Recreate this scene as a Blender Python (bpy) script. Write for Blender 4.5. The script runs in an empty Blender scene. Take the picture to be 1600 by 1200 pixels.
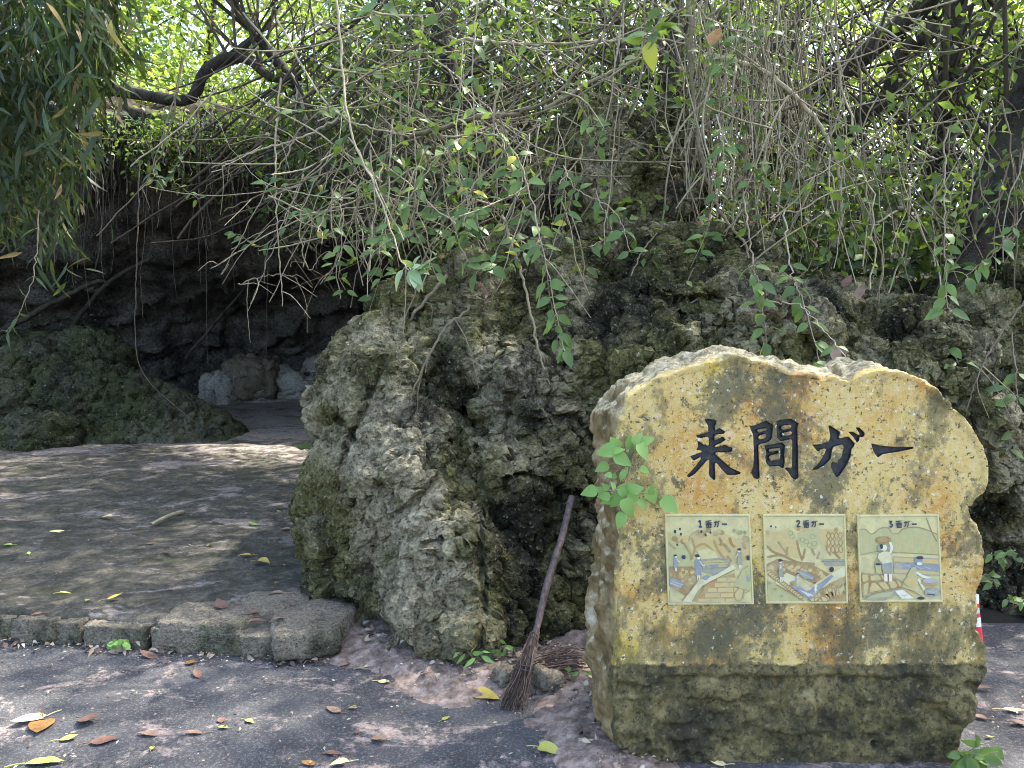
import bpy, bmesh, math, random
import numpy as np
from mathutils import Vector, Matrix, Euler

random.seed(7); RNG = np.random.default_rng(11)
SC = bpy.context.scene
COL = SC.collection
R = math.radians

# ------------------------------------------------------------------ camera, sky, sun, exposure
CAM_Z = 1.6
ALPHA = math.atan(100 / 1200)
cam_d = bpy.data.cameras.new('camera'); cam = bpy.data.objects.new('camera', cam_d); COL.objects.link(cam)
cam.location = (0, 0, CAM_Z); cam.rotation_euler = (math.pi / 2 - ALPHA, 0, 0)
cam_d.sensor_fit = 'HORIZONTAL'; cam_d.sensor_width = 36; cam_d.lens = 27
cam_d.clip_start = 0.05; cam_d.clip_end = 2000
SC.camera = cam

SUN_TO = Vector((0.46, 0.26, 0.86)).normalized()
SUN_EL = math.asin(SUN_TO.z); SUN_AZ = math.atan2(SUN_TO.x, SUN_TO.y)
world = bpy.data.worlds.new('World'); SC.world = world; world.use_nodes = True
wn = world.node_tree; wn.nodes.clear()
wo = wn.nodes.new('ShaderNodeOutputWorld'); wb = wn.nodes.new('ShaderNodeBackground'); sky = wn.nodes.new('ShaderNodeTexSky')
sky.sky_type = 'NISHITA'; sky.sun_disc = False; sky.sun_elevation = SUN_EL; sky.sun_rotation = SUN_AZ
sky.air_density = 1.0; sky.dust_density = 3.0; sky.ozone_density = 1.0
wb.inputs['Strength'].default_value = 0.15
wn.links.new(sky.outputs[0], wb.inputs[0]); wn.links.new(wb.outputs[0], wo.inputs[0])
sun_d = bpy.data.lights.new('sun', 'SUN'); sun = bpy.data.objects.new('sun', sun_d); COL.objects.link(sun)
sun_d.energy = 3.4; sun_d.angle = R(0.9); sun_d.color = (1, 0.95, 0.86)
sun.rotation_euler = (-SUN_TO).to_track_quat('-Z', 'Y').to_euler(); sun.location = (5, 8, 20)
vs = SC.view_settings
vs.view_transform = 'Standard'; vs.look = 'None'; vs.exposure = 2.5; vs.gamma = 1.0; vs.use_curve_mapping = False
SC.cycles.filter_width = 1.0; SC.cycles.max_bounces = 6; SC.cycles.diffuse_bounces = 3; SC.cycles.transmission_bounces = 4
SC.cycles.transparent_max_bounces = 4; SC.cycles.caustics_reflective = False; SC.cycles.caustics_refractive = False

# ------------------------------------------------------------------ photo pixel -> place
_CA, _SA = math.cos(ALPHA), math.sin(ALPHA)
def ray(px, py):
    xc = (px - 800) / 1200; yc = (600 - py) / 1200
    return Vector((xc, _CA + yc * _SA, -_SA + yc * _CA))
def at(px, py, Y):
    d = ray(px, py); return Vector((0, 0, CAM_Z)) + d * (Y / d.y)
def atz(px, py, z=0.0):
    d = ray(px, py); return Vector((0, 0, CAM_Z)) + d * ((z - CAM_Z) / d.z)

# ------------------------------------------------------------------ numpy noise
def _h(ix, iy, iz, s):
    n = (ix.astype(np.uint32) * np.uint32(374761393) + iy.astype(np.uint32) * np.uint32(668265263)
         + iz.astype(np.uint32) * np.uint32(2147483647) + np.uint32((s * 1274126177) & 0xffffffff))
    n = (n ^ (n >> np.uint32(13))) * np.uint32(1274126177)
    n = (n ^ (n >> np.uint32(16))) * np.uint32(2246822519)
    return n ^ (n >> np.uint32(13))
def vnoise(p, s=0):
    """smooth 3D gradient noise, about -1..1"""
    i = np.floor(p).astype(np.int64); f = (p - i).astype(np.float32); u = f * f * f * (f * (f * 6 - 15) + 10)
    out = 0
    for dx in (0, 1):
        for dy in (0, 1):
            for dz in (0, 1):
                h = _h(i[:, 0] + dx, i[:, 1] + dy, i[:, 2] + dz, s)
                g = ((h & np.uint32(1023)).astype(np.float32) / 511.5 - 1) * (f[:, 0] - dx) \
                  + (((h >> np.uint32(10)) & np.uint32(1023)).astype(np.float32) / 511.5 - 1) * (f[:, 1] - dy) \
                  + (((h >> np.uint32(20)) & np.uint32(1023)).astype(np.float32) / 511.5 - 1) * (f[:, 2] - dz)
                w = (u[:, 0] if dx else 1 - u[:, 0]) * (u[:, 1] if dy else 1 - u[:, 1]) * (u[:, 2] if dz else 1 - u[:, 2])
                out = out + g * w
    return out * 1.3
def fbm(p, o=4, s=0, gain=0.5):
    a, r = 1.0, 0
    for k in range(o):
        r = r + a * vnoise(p * (2.03 ** k) + 17.3 * k, s + k); a *= gain
    return r
def ridged(p, o=3, s=0):
    a, r = 1.0, 0
    for k in range(o):
        r = r + a * (1 - 2 * np.abs(vnoise(p * (2.1 ** k) + 9.1 * k, s + k))); a *= 0.5
    return r
def worley(p, s=0):
    """distance to the nearest and second nearest cell point"""
    i = np.floor(p).astype(np.int64); f = (p - i).astype(np.float32)
    f1 = np.full(len(p), 9., np.float32); f2 = f1.copy()
    for dx in (-1, 0, 1):
        for dy in (-1, 0, 1):
            for dz in (-1, 0, 1):
                h = _h(i[:, 0] + dx, i[:, 1] + dy, i[:, 2] + dz, s)
                d = ((h & np.uint32(1023)).astype(np.float32) / 1023 + dx - f[:, 0]) ** 2 \
                  + (((h >> np.uint32(10)) & np.uint32(1023)).astype(np.float32) / 1023 + dy - f[:, 1]) ** 2 \
                  + (((h >> np.uint32(20)) & np.uint32(1023)).astype(np.float32) / 1023 + dz - f[:, 2]) ** 2
                f2 = np.minimum(f2, np.maximum(f1, d)); f1 = np.minimum(f1, d)
    return np.sqrt(f1), np.sqrt(f2)
def sstep(a, b, x):
    t = np.clip((x - a) / (b - a), 0, 1); return t * t * (3 - 2 * t)

# ------------------------------------------------------------------ mesh helpers
def mesh_np(name, V, F, mat=None, smooth=False, tint=None):
    """V (n,3), F (m,3|4) int -> mesh"""
    V = np.asarray(V, np.float32); F = np.asarray(F, np.int32)
    me = bpy.data.meshes.new(name); k = F.shape[1]
    me.vertices.add(len(V)); me.vertices.foreach_set('co', V.ravel())
    me.loops.add(F.size); me.loops.foreach_set('vertex_index', F.ravel())
    me.polygons.add(len(F)); me.polygons.foreach_set('loop_start', np.arange(0, F.size, k, dtype=np.int32))
    me.polygons.foreach_set('loop_total', np.full(len(F), k, np.int32))
    if smooth: me.polygons.foreach_set('use_smooth', np.ones(len(F), bool))
    if tint is not None:
        a = me.attributes.new('tint', 'FLOAT', 'POINT'); a.data.foreach_set('value', np.asarray(tint, np.float32))
    me.update(calc_edges=True)
    if mat: me.materials.append(mat)
    return me
def obj(name, me, parent=None, loc=None, rot=None, scale=None):
    o = bpy.data.objects.new(name, me); COL.objects.link(o)
    if loc is not None: o.location = loc
    if rot is not None: o.rotation_euler = rot
    if scale is not None: o.scale = (scale,) * 3 if isinstance(scale, (int, float)) else scale
    if parent is not None: o.parent = parent
    return o
def tag(o, label=None, cat=None, group=None, kind=None):
    for k, v in (('label', label), ('category', cat), ('group', group), ('kind', kind)):
        if v: o[k] = v
    return o
def empty(name, loc=(0, 0, 0), label=None, cat=None, group=None, rot=None):
    o = obj(name, None, loc=loc, rot=rot); o.empty_display_size = 0.1
    return tag(o, label, cat, group)
def get_np(me):
    V = np.empty(len(me.vertices) * 3, np.float32); me.vertices.foreach_get('co', V)
    N = np.empty(len(me.vertices) * 3, np.float32); me.vertices.foreach_get('normal', N)
    return V.reshape(-1, 3), N.reshape(-1, 3)
def set_np(me, V):
    me.vertices.foreach_set('co', np.asarray(V, np.float32).ravel()); me.update()
def remeshed(name, me_src, voxel):
    o = bpy.data.objects.new(name + '_tmp', me_src); COL.objects.link(o)
    m = o.modifiers.new('r', 'REMESH'); m.mode = 'VOXEL'; m.voxel_size = voxel
    dg = bpy.context.evaluated_depsgraph_get(); me = bpy.data.meshes.new_from_object(o.evaluated_get(dg))
    bpy.data.objects.remove(o); bpy.data.meshes.remove(me_src); me.name = name
    me.polygons.foreach_set('use_smooth', np.ones(len(me.polygons), bool))
    return me
def relax(me, it=3, f=0.5):
    V, _ = get_np(me); E = np.empty(len(me.edges) * 2, np.int32); me.edges.foreach_get('vertices', E); E = E.reshape(-1, 2)
    cnt = np.bincount(E.ravel(), minlength=len(V)).astype(np.float32)[:, None]
    for _ in range(it):
        S = np.zeros_like(V)
        for c in range(3):
            S[:, c] = np.bincount(E[:, 0], V[E[:, 1], c], len(V)) + np.bincount(E[:, 1], V[E[:, 0], c], len(V))
        V = V + f * (S / np.maximum(cnt, 1) - V)
    set_np(me, V)
def blob_mesh(blobs, sub=3):
    bm = bmesh.new()
    for (c, r) in blobs:
        M = Matrix.Translation(c) @ Matrix.Diagonal((*r, 1))
        bmesh.ops.create_icosphere(bm, subdivisions=sub, radius=1.0, matrix=M)
    me = bpy.data.meshes.new('blobs'); bm.to_mesh(me); bm.free(); return me
def use_mat(me, m):
    me.materials.clear(); me.materials.append(m); return me

def tubes(paths, radii, k=5):
    """paths: list of (n,3); radii: list of float or (n,) -> V, F (quads), path index per vertex"""
    Vs, Fs, T, off = [], [], [], 0
    ang = np.arange(k) * 2 * np.pi / k; ca, sa = np.cos(ang), np.sin(ang)
    for pi_, (P, r) in enumerate(zip(paths, radii)):
        P = np.asarray(P, float); n = len(P); r = np.broadcast_to(np.asarray(r, float), (n,))
        t = np.gradient(P, axis=0); t /= np.linalg.norm(t, axis=1)[:, None] + 1e-9
        ref = np.array([0.31, 0.87, 0.38]) if abs(t[0] @ np.array([0.31, 0.87, 0.38])) < 0.9 else np.array([1., 0, 0])
        a = np.cross(t, ref); a /= np.linalg.norm(a, axis=1)[:, None] + 1e-9; b = np.cross(t, a)
        V = P[:, None, :] + r[:, None, None] * (ca[None, :, None] * a[:, None, :] + sa[None, :, None] * b[:, None, :])
        Vs.append(V.reshape(-1, 3)); i = np.arange(n - 1)[:, None] * k; j = np.arange(k)[None, :]; j2 = (j + 1) % k
        F = np.stack([i + j, i + j2, i + k + j2, i + k + j], -1).reshape(-1, 4) + off
        Fs.append(F); T.append(np.full(n * k, RNG.random())); off += n * k
    return np.concatenate(Vs), np.concatenate(Fs), np.concatenate(T)
def tube_mesh(name, paths, radii, mat, k=5):
    V, F, T = tubes(paths, radii, k); return mesh_np(name, V, F, mat, True, T)
def spline(pts, n=16):
    """Catmull-Rom through the points"""
    P = np.array([list(p) for p in pts], float)
    if len(P) == 2: return P[0] + (P[1] - P[0]) * np.linspace(0, 1, n)[:, None]
    P = np.vstack([2 * P[0] - P[1], P, 2 * P[-1] - P[-2]]); m = len(P) - 3; out = []
    for t in np.linspace(0, m - 1e-6, n):
        i = int(t); u = t - i; a, b, c, d = P[i:i + 4]
        out.append(0.5 * (2 * b + (c - a) * u + (2 * a - 5 * b + 4 * c - d) * u * u + (3 * b - a - 3 * c + d) * u ** 3))
    return np.array(out)

# ------------------------------------------------------------------ node materials
class NT:
    def __init__(s, name, coord='Object'):
        s.m = bpy.data.materials.new(name); s.m.use_nodes = True; s.t = s.m.node_tree; s.t.nodes.clear()
        s.out = s.n('ShaderNodeOutputMaterial'); tc = s.n('ShaderNodeTexCoord'); s.co = tc.outputs[coord]
    def n(s, t): return s.t.nodes.new(t)
    def l(s, a, b): s.t.links.new(a, b)
    def put(s, sock, v):
        if hasattr(v, 'is_output') or isinstance(v, bpy.types.NodeSocket): s.l(v, sock)
        elif isinstance(v, (tuple, list)) and sock.type == 'RGBA': sock.default_value = (*v[:3], 1)
        else: sock.default_value = v
    def map(s, scale=(1, 1, 1), loc=(0, 0, 0), rot=(0, 0, 0)):
        m = s.n('ShaderNodeMapping'); s.l(s.co, m.inputs[0]); m.inputs['Scale'].default_value = scale
        m.inputs['Location'].default_value = loc; m.inputs['Rotation'].default_value = rot; return m.outputs[0]
    def noise(s, scale, detail=4, rough=0.55, vec=None, dist=0.0, col=False):
        q = s.n('ShaderNodeTexNoise'); s.l(vec or s.co, q.inputs['Vector']); q.inputs['Scale'].default_value = scale
        q.inputs['Detail'].default_value = detail; q.inputs['Roughness'].default_value = rough; q.inputs['Distortion'].default_value = dist
        return q.outputs[1 if col else 0]
    def voro(s, scale, feature='F1', vec=None, rnd=1.0):
        q = s.n('ShaderNodeTexVoronoi'); q.feature = feature; s.l(vec or s.co, q.inputs['Vector']); q.inputs['Scale'].default_value = scale
        q.inputs['Randomness'].default_value = rnd; return q.outputs['Distance']
    def ramp(s, fac, stops, interp='LINEAR'):
        q = s.n('ShaderNodeValToRGB'); s.l(fac, q.inputs[0]); e = q.color_ramp; e.interpolation = interp
        while len(e.elements) < len(stops): e.elements.new(0.5)
        for el, (p, c) in zip(e.elements, stops):
            el.position = p; el.color = (*c[:3], 1) if isinstance(c, (tuple, list)) else (c, c, c, 1)
        return q.outputs[0]
    def mix(s, fac, a, b, mode='MIX'):
        q = s.n('ShaderNodeMix'); q.data_type = 'RGBA'; q.blend_type = mode
        s.put(q.inputs[0], fac); s.put(q.inputs[6], a); s.put(q.inputs[7], b); return q.outputs[2]
    def math(s, op, a, b=0.0, clamp=False):
        q = s.n('ShaderNodeMath'); q.operation = op; q.use_clamp = clamp; s.put(q.inputs[0], a); s.put(q.inputs[1], b); return q.outputs[0]
    def sep(s, v):
        q = s.n('ShaderNodeSeparateXYZ'); s.l(v, q.inputs[0]); return q.outputs
    def bump(s, h, strength=0.5, dist=0.02, nrm=None):
        q = s.n('ShaderNodeBump'); q.inputs['Strength'].default_value = strength; q.inputs['Distance'].default_value = dist
        s.l(h, q.inputs['Height'])
        if nrm: s.l(nrm, q.inputs['Normal'])
        return q.outputs[0]
    def bsdf(s, col, rough=0.8, nrm=None, spec=0.3):
        b = s.n('ShaderNodeBsdfPrincipled'); s.put(b.inputs['Base Color'], col); s.put(b.inputs['Roughness'], rough)
        b.inputs['Specular IOR Level'].default_value = spec
        if nrm: s.l(nrm, b.inputs['Normal'])
        s.l(b.outputs[0], s.out.inputs[0]); return s.m
    def geo(s): return s.n('ShaderNodeNewGeometry').outputs

def rock_mat(name, pale, mid, moss, dark, moss_amt=0.5, dark_amt=0.5, scale=1.0, alg=False):
    g = NT(name)
    a = g.noise(1.6 * scale, 6, 0.6); b = g.noise(5 * scale, 8, 0.65, g.map(loc=(3, 7, 1))); c = g.noise(28 * scale, 6, 0.7)
    base = g.mix(g.ramp(b, [(0.35, 0), (0.7, 1)]), mid, pale)
    base = g.mix(g.ramp(c, [(0.42, 0), (0.72, 0.55)]), base, tuple(min(1, x * 1.5) for x in pale))
    mo = g.math('ADD', g.math('MULTIPLY', a, 0.7), g.math('MULTIPLY', b, 0.5))
    if alg:
        q = g.n('ShaderNodeAttribute'); q.attribute_name = 'alg'; al = g.math('MULTIPLY', g.math('SUBTRACT', q.outputs['Fac'], 0.5), 0.34); mo = g.math('ADD', mo, al)
    base = g.mix(g.ramp(mo, [(0.72 - moss_amt * 0.35, 0), (0.84 - moss_amt * 0.3, 0.9)]), base, g.mix(c, moss, tuple(x * 2.2 for x in moss)))
    d = g.noise(2.6 * scale, 9, 0.72, g.map(loc=(9, 2, 4), scale=(1, 1, 0.7)))
    if alg: d = g.math('ADD', d, al)
    base = g.mix(g.ramp(d, [(0.66 - dark_amt * 0.3, 0), (0.8 - dark_amt * 0.28, 0.92)]), base, dark)
    sp = g.noise(60 * scale, 3, 0.6, g.map(loc=(1, 1, 5)))
    base = g.mix(g.ramp(sp, [(0.62, 0), (0.68, 0.7)]), base, (0.035, 0.035, 0.025))
    base = g.mix(g.ramp(g.noise(34 * scale, 3, 0.6, g.map(loc=(4, 1, 8))), [(0.66, 0), (0.7, 0.6)]), base, (0.5, 0.47, 0.38))
    gr = g.noise(46 * scale, 8, 0.8, g.map(loc=(6, 2, 3)))
    base = g.mix(1.0, base, g.ramp(gr, [(0.36, 0.32), (0.5, 0.95), (0.62, 1.0)]), 'MULTIPLY'); base = g.mix(g.ramp(gr, [(0.56, 0), (0.68, 0.55)]), base, tuple(min(1, x * 1.45) for x in pale))
    h = g.math('ADD', g.math('MULTIPLY', c, 0.8), g.math('MULTIPLY', g.ramp(g.voro(38 * scale), [(0.0, 0), (0.4, 1)]), 0.6))
    h = g.math('ADD', h, g.math('MULTIPLY', g.noise(110 * scale, 4, 0.7), 0.4))
    return g.bsdf(base, 0.92, g.bump(h, 1.0, 0.03 / scale), 0.2)

def leaf_mat(name, cols, trans=0.45, rough=0.45, per='tint', spec=0.35):
    """cols: list of ramp stops, chosen per leaf"""
    g = NT(name)
    if per == 'tint':
        q = g.n('ShaderNodeAttribute'); q.attribute_name = 'tint'; v = q.outputs['Fac']
    else:
        v = g.n('ShaderNodeObjectInfo').outputs['Random']
    c = g.ramp(v, cols); c = g.mix(g.ramp(g.noise(30, 3), [(0.3, 0), (0.8, 0.35)]), c, g.mix(0.5, c, (0.25, 0.3, 0.05)))
    b = g.n('ShaderNodeBsdfPrincipled'); g.l(c, b.inputs['Base Color']); b.inputs['Roughness'].default_value = rough
    b.inputs['Specular IOR Level'].default_value = spec
    t = g.n('ShaderNodeBsdfTranslucent'); g.l(g.mix(0.55, c, (0.34, 0.5, 0.06), 'MIX'), t.inputs[0])
    m = g.n('ShaderNodeMixShader'); m.inputs[0].default_value = trans; g.l(b.outputs[0], m.inputs[1]); g.l(t.outputs[0], m.inputs[2])
    g.l(m.outputs[0], g.out.inputs[0]); return g.m
def plain_mat(name, c1, c2, scale=20, rough=0.8, bump=0.3, stretch=(1, 1, 1), spec=0.3):
    g = NT(name); v = g.map(scale=stretch); n = g.noise(scale, 5, 0.6, v)
    return g.bsdf(g.mix(g.ramp(n, [(0.3, 0), (0.7, 1)]), c1, c2), rough, g.bump(n, bump, 0.01) if bump else None, spec)
def tint_mat(name, stops, rough=0.85, scale=40):
    g = NT(name); q = g.n('ShaderNodeAttribute'); q.attribute_name = 'tint'
    c = g.ramp(q.outputs['Fac'], stops); n = g.noise(scale, 4)
    return g.bsdf(g.mix(g.ramp(n, [(0.35, 0.0), (0.75, 0.5)]), c, (0.06, 0.05, 0.035)), rough, g.bump(n, 0.4, 0.006), 0.25)

M_ROCK = rock_mat('coral_limestone', (0.46, 0.41, 0.28), (0.23, 0.19, 0.105), (0.070, 0.068, 0.016), (0.017, 0.017, 0.011), 0.62, 0.62, 1.0, True)
M_MOUND = rock_mat('mossy_limestone', (0.17, 0.165, 0.11), (0.09, 0.088, 0.06), (0.04, 0.046, 0.016), (0.02, 0.022, 0.018), 0.7, 0.55, 0.7)
M_WALL = rock_mat('cave_limestone', (0.20, 0.19, 0.175), (0.12, 0.115, 0.105), (0.035, 0.038, 0.022), (0.015, 0.014, 0.013), 0.35, 0.6, 0.5)
M_PALE = rock_mat('pale_limestone', (0.6, 0.57, 0.52), (0.4, 0.37, 0.33), (0.2, 0.2, 0.15), (0.12, 0.11, 0.1), 0.2, 0.3, 1.0)
M_KERB = rock_mat('kerb_limestone', (0.30, 0.255, 0.19), (0.17, 0.145, 0.105), (0.075, 0.08, 0.04), (0.035, 0.034, 0.028), 0.3, 0.42, 1.6)
# ------------------------------------------------------------------ the setting: ground, road, path, cliff, hillside
def grid(x0, x1, y0, y1, nx, ny, fz):
    X, Y = np.meshgrid(np.linspace(x0, x1, nx), np.linspace(y0, y1, ny)); X = X.ravel(); Y = Y.ravel()
    V = np.stack([X, Y, fz(X, Y)], 1); i = np.arange(ny - 1)[:, None] * nx + np.arange(nx - 1)[None, :]
    F = np.stack([i, i + 1, i + nx + 1, i + nx], -1).reshape(-1, 4); return V, F
P2 = lambda X, Y, s: np.stack([X * s, Y * s, np.zeros_like(X)], 1)

g = NT('forest_soil')
M_SOIL = g.bsdf(g.ramp(g.noise(3, 8, 0.7), [(0.3, (0.018, 0.016, 0.012)), (0.5, (0.04, 0.033, 0.022)), (0.7, (0.08, 0.065, 0.04))]), 0.95, g.bump(g.noise(40, 6, 0.7), 0.8, 0.02))
V, F = grid(-300, 300, -300, 300, 61, 61, lambda X, Y: -0.06 + 0 * X)
tag(obj('ground', mesh_np('ground', V, F, M_SOIL)), kind='structure')

g = NT('old_asphalt')
ag = g.voro(95); agg = g.ramp(ag, [(0.05, 1), (0.22, 0)])
pick = g.ramp(g.noise(70, 2, 0.5), [(0.52, 0), (0.6, 1)])
tar = g.ramp(g.noise(2.2, 6, 0.65), [(0.3, (0.032, 0.032, 0.034)), (0.7, (0.085, 0.083, 0.084))])
tar = g.mix(g.ramp(g.noise(90, 3, 0.7), [(0.5, 0), (0.64, 0.55)]), tar, (0.18, 0.175, 0.17))
tar = g.mix(g.math('MULTIPLY', agg, pick), tar, (0.42, 0.4, 0.36))
sv = g.map(scale=(1, 1.8, 1))
sand = g.math('ADD', g.math('MULTIPLY', g.noise(2.6, 9, 0.72, sv, 0.6), 0.75), g.math('MULTIPLY', g.noise(26, 6, 0.75), 0.35))
sandm = g.ramp(sand, [(0.585, 0), (0.64, 0.7), (0.8, 0.95)])
scol = g.ramp(g.noise(50, 4, 0.7), [(0.3, (0.2, 0.145, 0.125)), (0.7, (0.46, 0.365, 0.32))])
M_ASPH = g.bsdf(g.mix(sandm, tar, scol), 0.88, g.bump(g.math('ADD', agg, g.noise(160, 3)), 0.7, 0.006), 0.3)
V, F = grid(-30, 30, -14, 3.95, 241, 73, lambda X, Y: 0.012 * vnoise(P2(X, Y, 0.6), 4) * (Y > 1.5) + 0.004 * fbm(P2(X, Y, 3.0), 2, 9))
tag(obj('road', mesh_np('road', V, F, M_ASPH, True)), kind='structure')

# the raised path into the hollow
def kerb_y(X): return 3.74 + (X + 2.57) * (-0.22 / 1.66)
def path_z(X, Y):
    return 0.125 + 0.008 * (Y - 4) + 0.022 * fbm(P2(X, Y, 1.3), 5, 21) + 0.011 * ridged(P2(X, Y, 3.5), 3, 33)
g = NT('trodden_path')
sv = g.map(scale=(0.9, 1.4, 1)); sand = g.math('ADD', g.math('MULTIPLY', g.noise(1.5, 10, 0.75, sv, 0.9), 0.8), g.math('MULTIPLY', g.noise(14, 7, 0.75, sv), 0.3))
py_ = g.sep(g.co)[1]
far = g.ramp(g.math('DIVIDE', g.math('SUBTRACT', py_, 6.0), 8.0), [(0.1, 0), (0.45, 0.10), (0.9, 0.16)])  # more pale sand toward the cave, begun nearer to brighten the sun patch
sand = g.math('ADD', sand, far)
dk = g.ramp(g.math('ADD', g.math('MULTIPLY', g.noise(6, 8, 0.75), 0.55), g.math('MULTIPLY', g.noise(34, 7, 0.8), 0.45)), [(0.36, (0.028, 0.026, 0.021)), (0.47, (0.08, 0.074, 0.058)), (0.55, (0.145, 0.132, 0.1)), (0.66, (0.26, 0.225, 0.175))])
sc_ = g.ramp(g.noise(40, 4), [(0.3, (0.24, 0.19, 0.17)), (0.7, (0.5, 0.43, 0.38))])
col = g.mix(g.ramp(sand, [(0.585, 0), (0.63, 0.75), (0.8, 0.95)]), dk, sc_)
col = g.mix(g.ramp(g.noise(55, 3, 0.6), [(0.66, 0), (0.71, 0.6)]), col, (0.4, 0.36, 0.28))
col = g.mix(g.ramp(g.noise(3, 6, 0.7, g.map(loc=(4, 4, 4))), [(0.52, 0), (0.62, 0.55)]), col, (0.05, 0.054, 0.026))
M_PATH = g.bsdf(col, 0.93, g.bump(g.math('ADD', g.noise(26, 8, 0.75), g.math('MULTIPLY', g.noise(5, 6, 0.7), 1.0)), 1.0, 0.035), 0.25)
V, F = grid(-9, 0.4, 0, 1, 220, 290, lambda X, Y: 0 * X)
X = V[:, 0]; s = V[:, 1]; Y0 = kerb_y(X) + 0.035 + 0.03 * vnoise(P2(X, 0 * X, 4.0), 8) + 0.55 * sstep(-0.98, -0.78, X); Y = Y0 + (15.5 - Y0) * s ** 1.4
V = np.stack([X, Y, path_z(X, Y)], 1); edge = sstep(0.012, 0, s); V[:, 2] -= 0.06 * edge + 0.012 * sstep(.03, 0, s)
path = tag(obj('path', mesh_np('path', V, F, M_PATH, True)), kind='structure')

def rough_box(name, size, mat, amp=0.02, n=7, seed=0, rnd=0.35):
    """a rounded, pitted block of the given full size, base at z = 0"""
    bm = bmesh.new(); bmesh.ops.create_cube(bm, size=2); bmesh.ops.subdivide_edges(bm, edges=bm.edges[:], cuts=n, use_grid_fill=True)
    me = bpy.data.meshes.new(name); bm.to_mesh(me); bm.free(); V, _ = get_np(me)
    r = np.linalg.norm(V, axis=1)[:, None]; m = np.abs(V).max(1)[:, None]; V = V * (1 - rnd + rnd * m / r * 1.25)
    V = V * np.array(size)[None] / 2; V[:, 2] += size[2] / 2
    d = V / (np.linalg.norm(V, axis=1)[:, None] + 1e-6); sc = 1 / max(size)
    V = V + d * (0.6 * amp * (ridged(V * 22 + seed, 3, seed + 9) - .3))[:, None] + d * (amp * (fbm(V * sc * 3 + seed * 7.7, 3, seed) + 0.5 * ridged(V * sc * 7 + seed, 3, seed + 3)))[:, None]
    set_np(me, V); me.polygons.foreach_set('use_smooth', np.ones(len(me.polygons), bool)); return use_mat(me, mat)
ks = [(-330, -190), (-186, -120), (-117, 22), (27, 92), (95, 137), (141, 240), (247, 384), (387, 455), (458, 497)]
for i, (a, b) in enumerate(ks):
    A = atz(a, 1000 + 30 * (a / 500), 0); B = atz(b, 1000 + 30 * (b / 500), 0); w = (B - A).length
    me = rough_box('kerb_stone', (w * random.uniform(.96, 1.0), 0.34, random.uniform(.145, .16)), M_KERB, 0.011, 20, i + 3, 0.04)
    o = obj('kerb_stone', me, path, loc=((A.x + B.x) / 2, (A.y + B.y) / 2 + 0.17 + random.uniform(-.025, .03), -0.045 + random.uniform(-.012, .004)), rot=(R(random.uniform(-3, 5)), R(random.uniform(-3, 3)), math.atan2(B.y - A.y, B.x - A.x) + random.uniform(-.06, .06)))
for i, (px, py, w, d, rz) in enumerate([(478, 975, 0.30, 0.34, 0.3), (330, 965, 0.42, 0.28, -0.1), (430, 945, 0.3, 0.3, 0.5), (505, 962, 0.26, 0.3, -0.2)]):
    p = atz(px, py, 0.12); me = rough_box('paving_stone', (w, d, 0.12), M_KERB, 0.014, 8, i + 40, 0.3)
    obj('paving_stone', me, path, loc=(p.x, p.y, 0.02), rot=(0, 0, rz))

# reddish dirt banked against the rock foot
foot = [atz(*p) for p in [(455, 985), (500, 985), (560, 1000), (640, 1030), (690, 1052), (740, 1062), (800, 1050), (870, 1030), (905, 1060), (925, 1120), (955, 1180), (985, 1215)]]
Vg, Fg = grid(-1.35, 0.6, 2.35, 4.5, 150, 165, lambda X, Y: 0 * X)
fp = np.array([[p.x, p.y] for p in foot]); d = np.full(len(Vg), 9.)
f2_ = np.array([[p.x, p.y] for p in [atz(*p) for p in [(505, 955), (590, 985), (680, 1010), (760, 1015), (850, 985), (930, 1000)]]])
for a, b in list(zip(fp[:-1], fp[1:])) + list(zip(f2_[:-1], f2_[1:])):
    t = np.clip(((Vg[:, :2] - a) @ (b - a)) / ((b - a) @ (b - a)), 0, 1)[:, None]; d = np.minimum(d, np.linalg.norm(Vg[:, :2] - a - t * (b - a), axis=1))
h = 0.055 * (1 - d / 0.2) + 0.024 * fbm(P2(Vg[:, 0], Vg[:, 1], 7), 4, 5) + 0.006
Vg[:, 2] = np.minimum(h + .1 * sstep(-.72, -.95, Vg[:, 0]) * sstep(.2, 0, d), 0.05 + .08 * sstep(-.72, -.95, Vg[:, 0])) + 0.004 * fbm(P2(Vg[:, 0], Vg[:, 1], 25), 3, 6); Fg = Fg[(h[Fg] > -0.008).all(1)]
g = NT('reddish_dirt')
M_DIRT = g.bsdf(g.ramp(g.noise(16, 9, 0.75), [(0.32, (0.07, 0.05, 0.04)), (0.48, (0.22, 0.165, 0.135)), (0.62, (0.42, 0.33, 0.28))]), 0.95, g.bump(g.noise(90, 5, 0.75), 0.9, 0.012), 0.2)
tag(obj('dirt', mesh_np('dirt', Vg, Fg, M_DIRT, True)), kind='structure')

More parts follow.
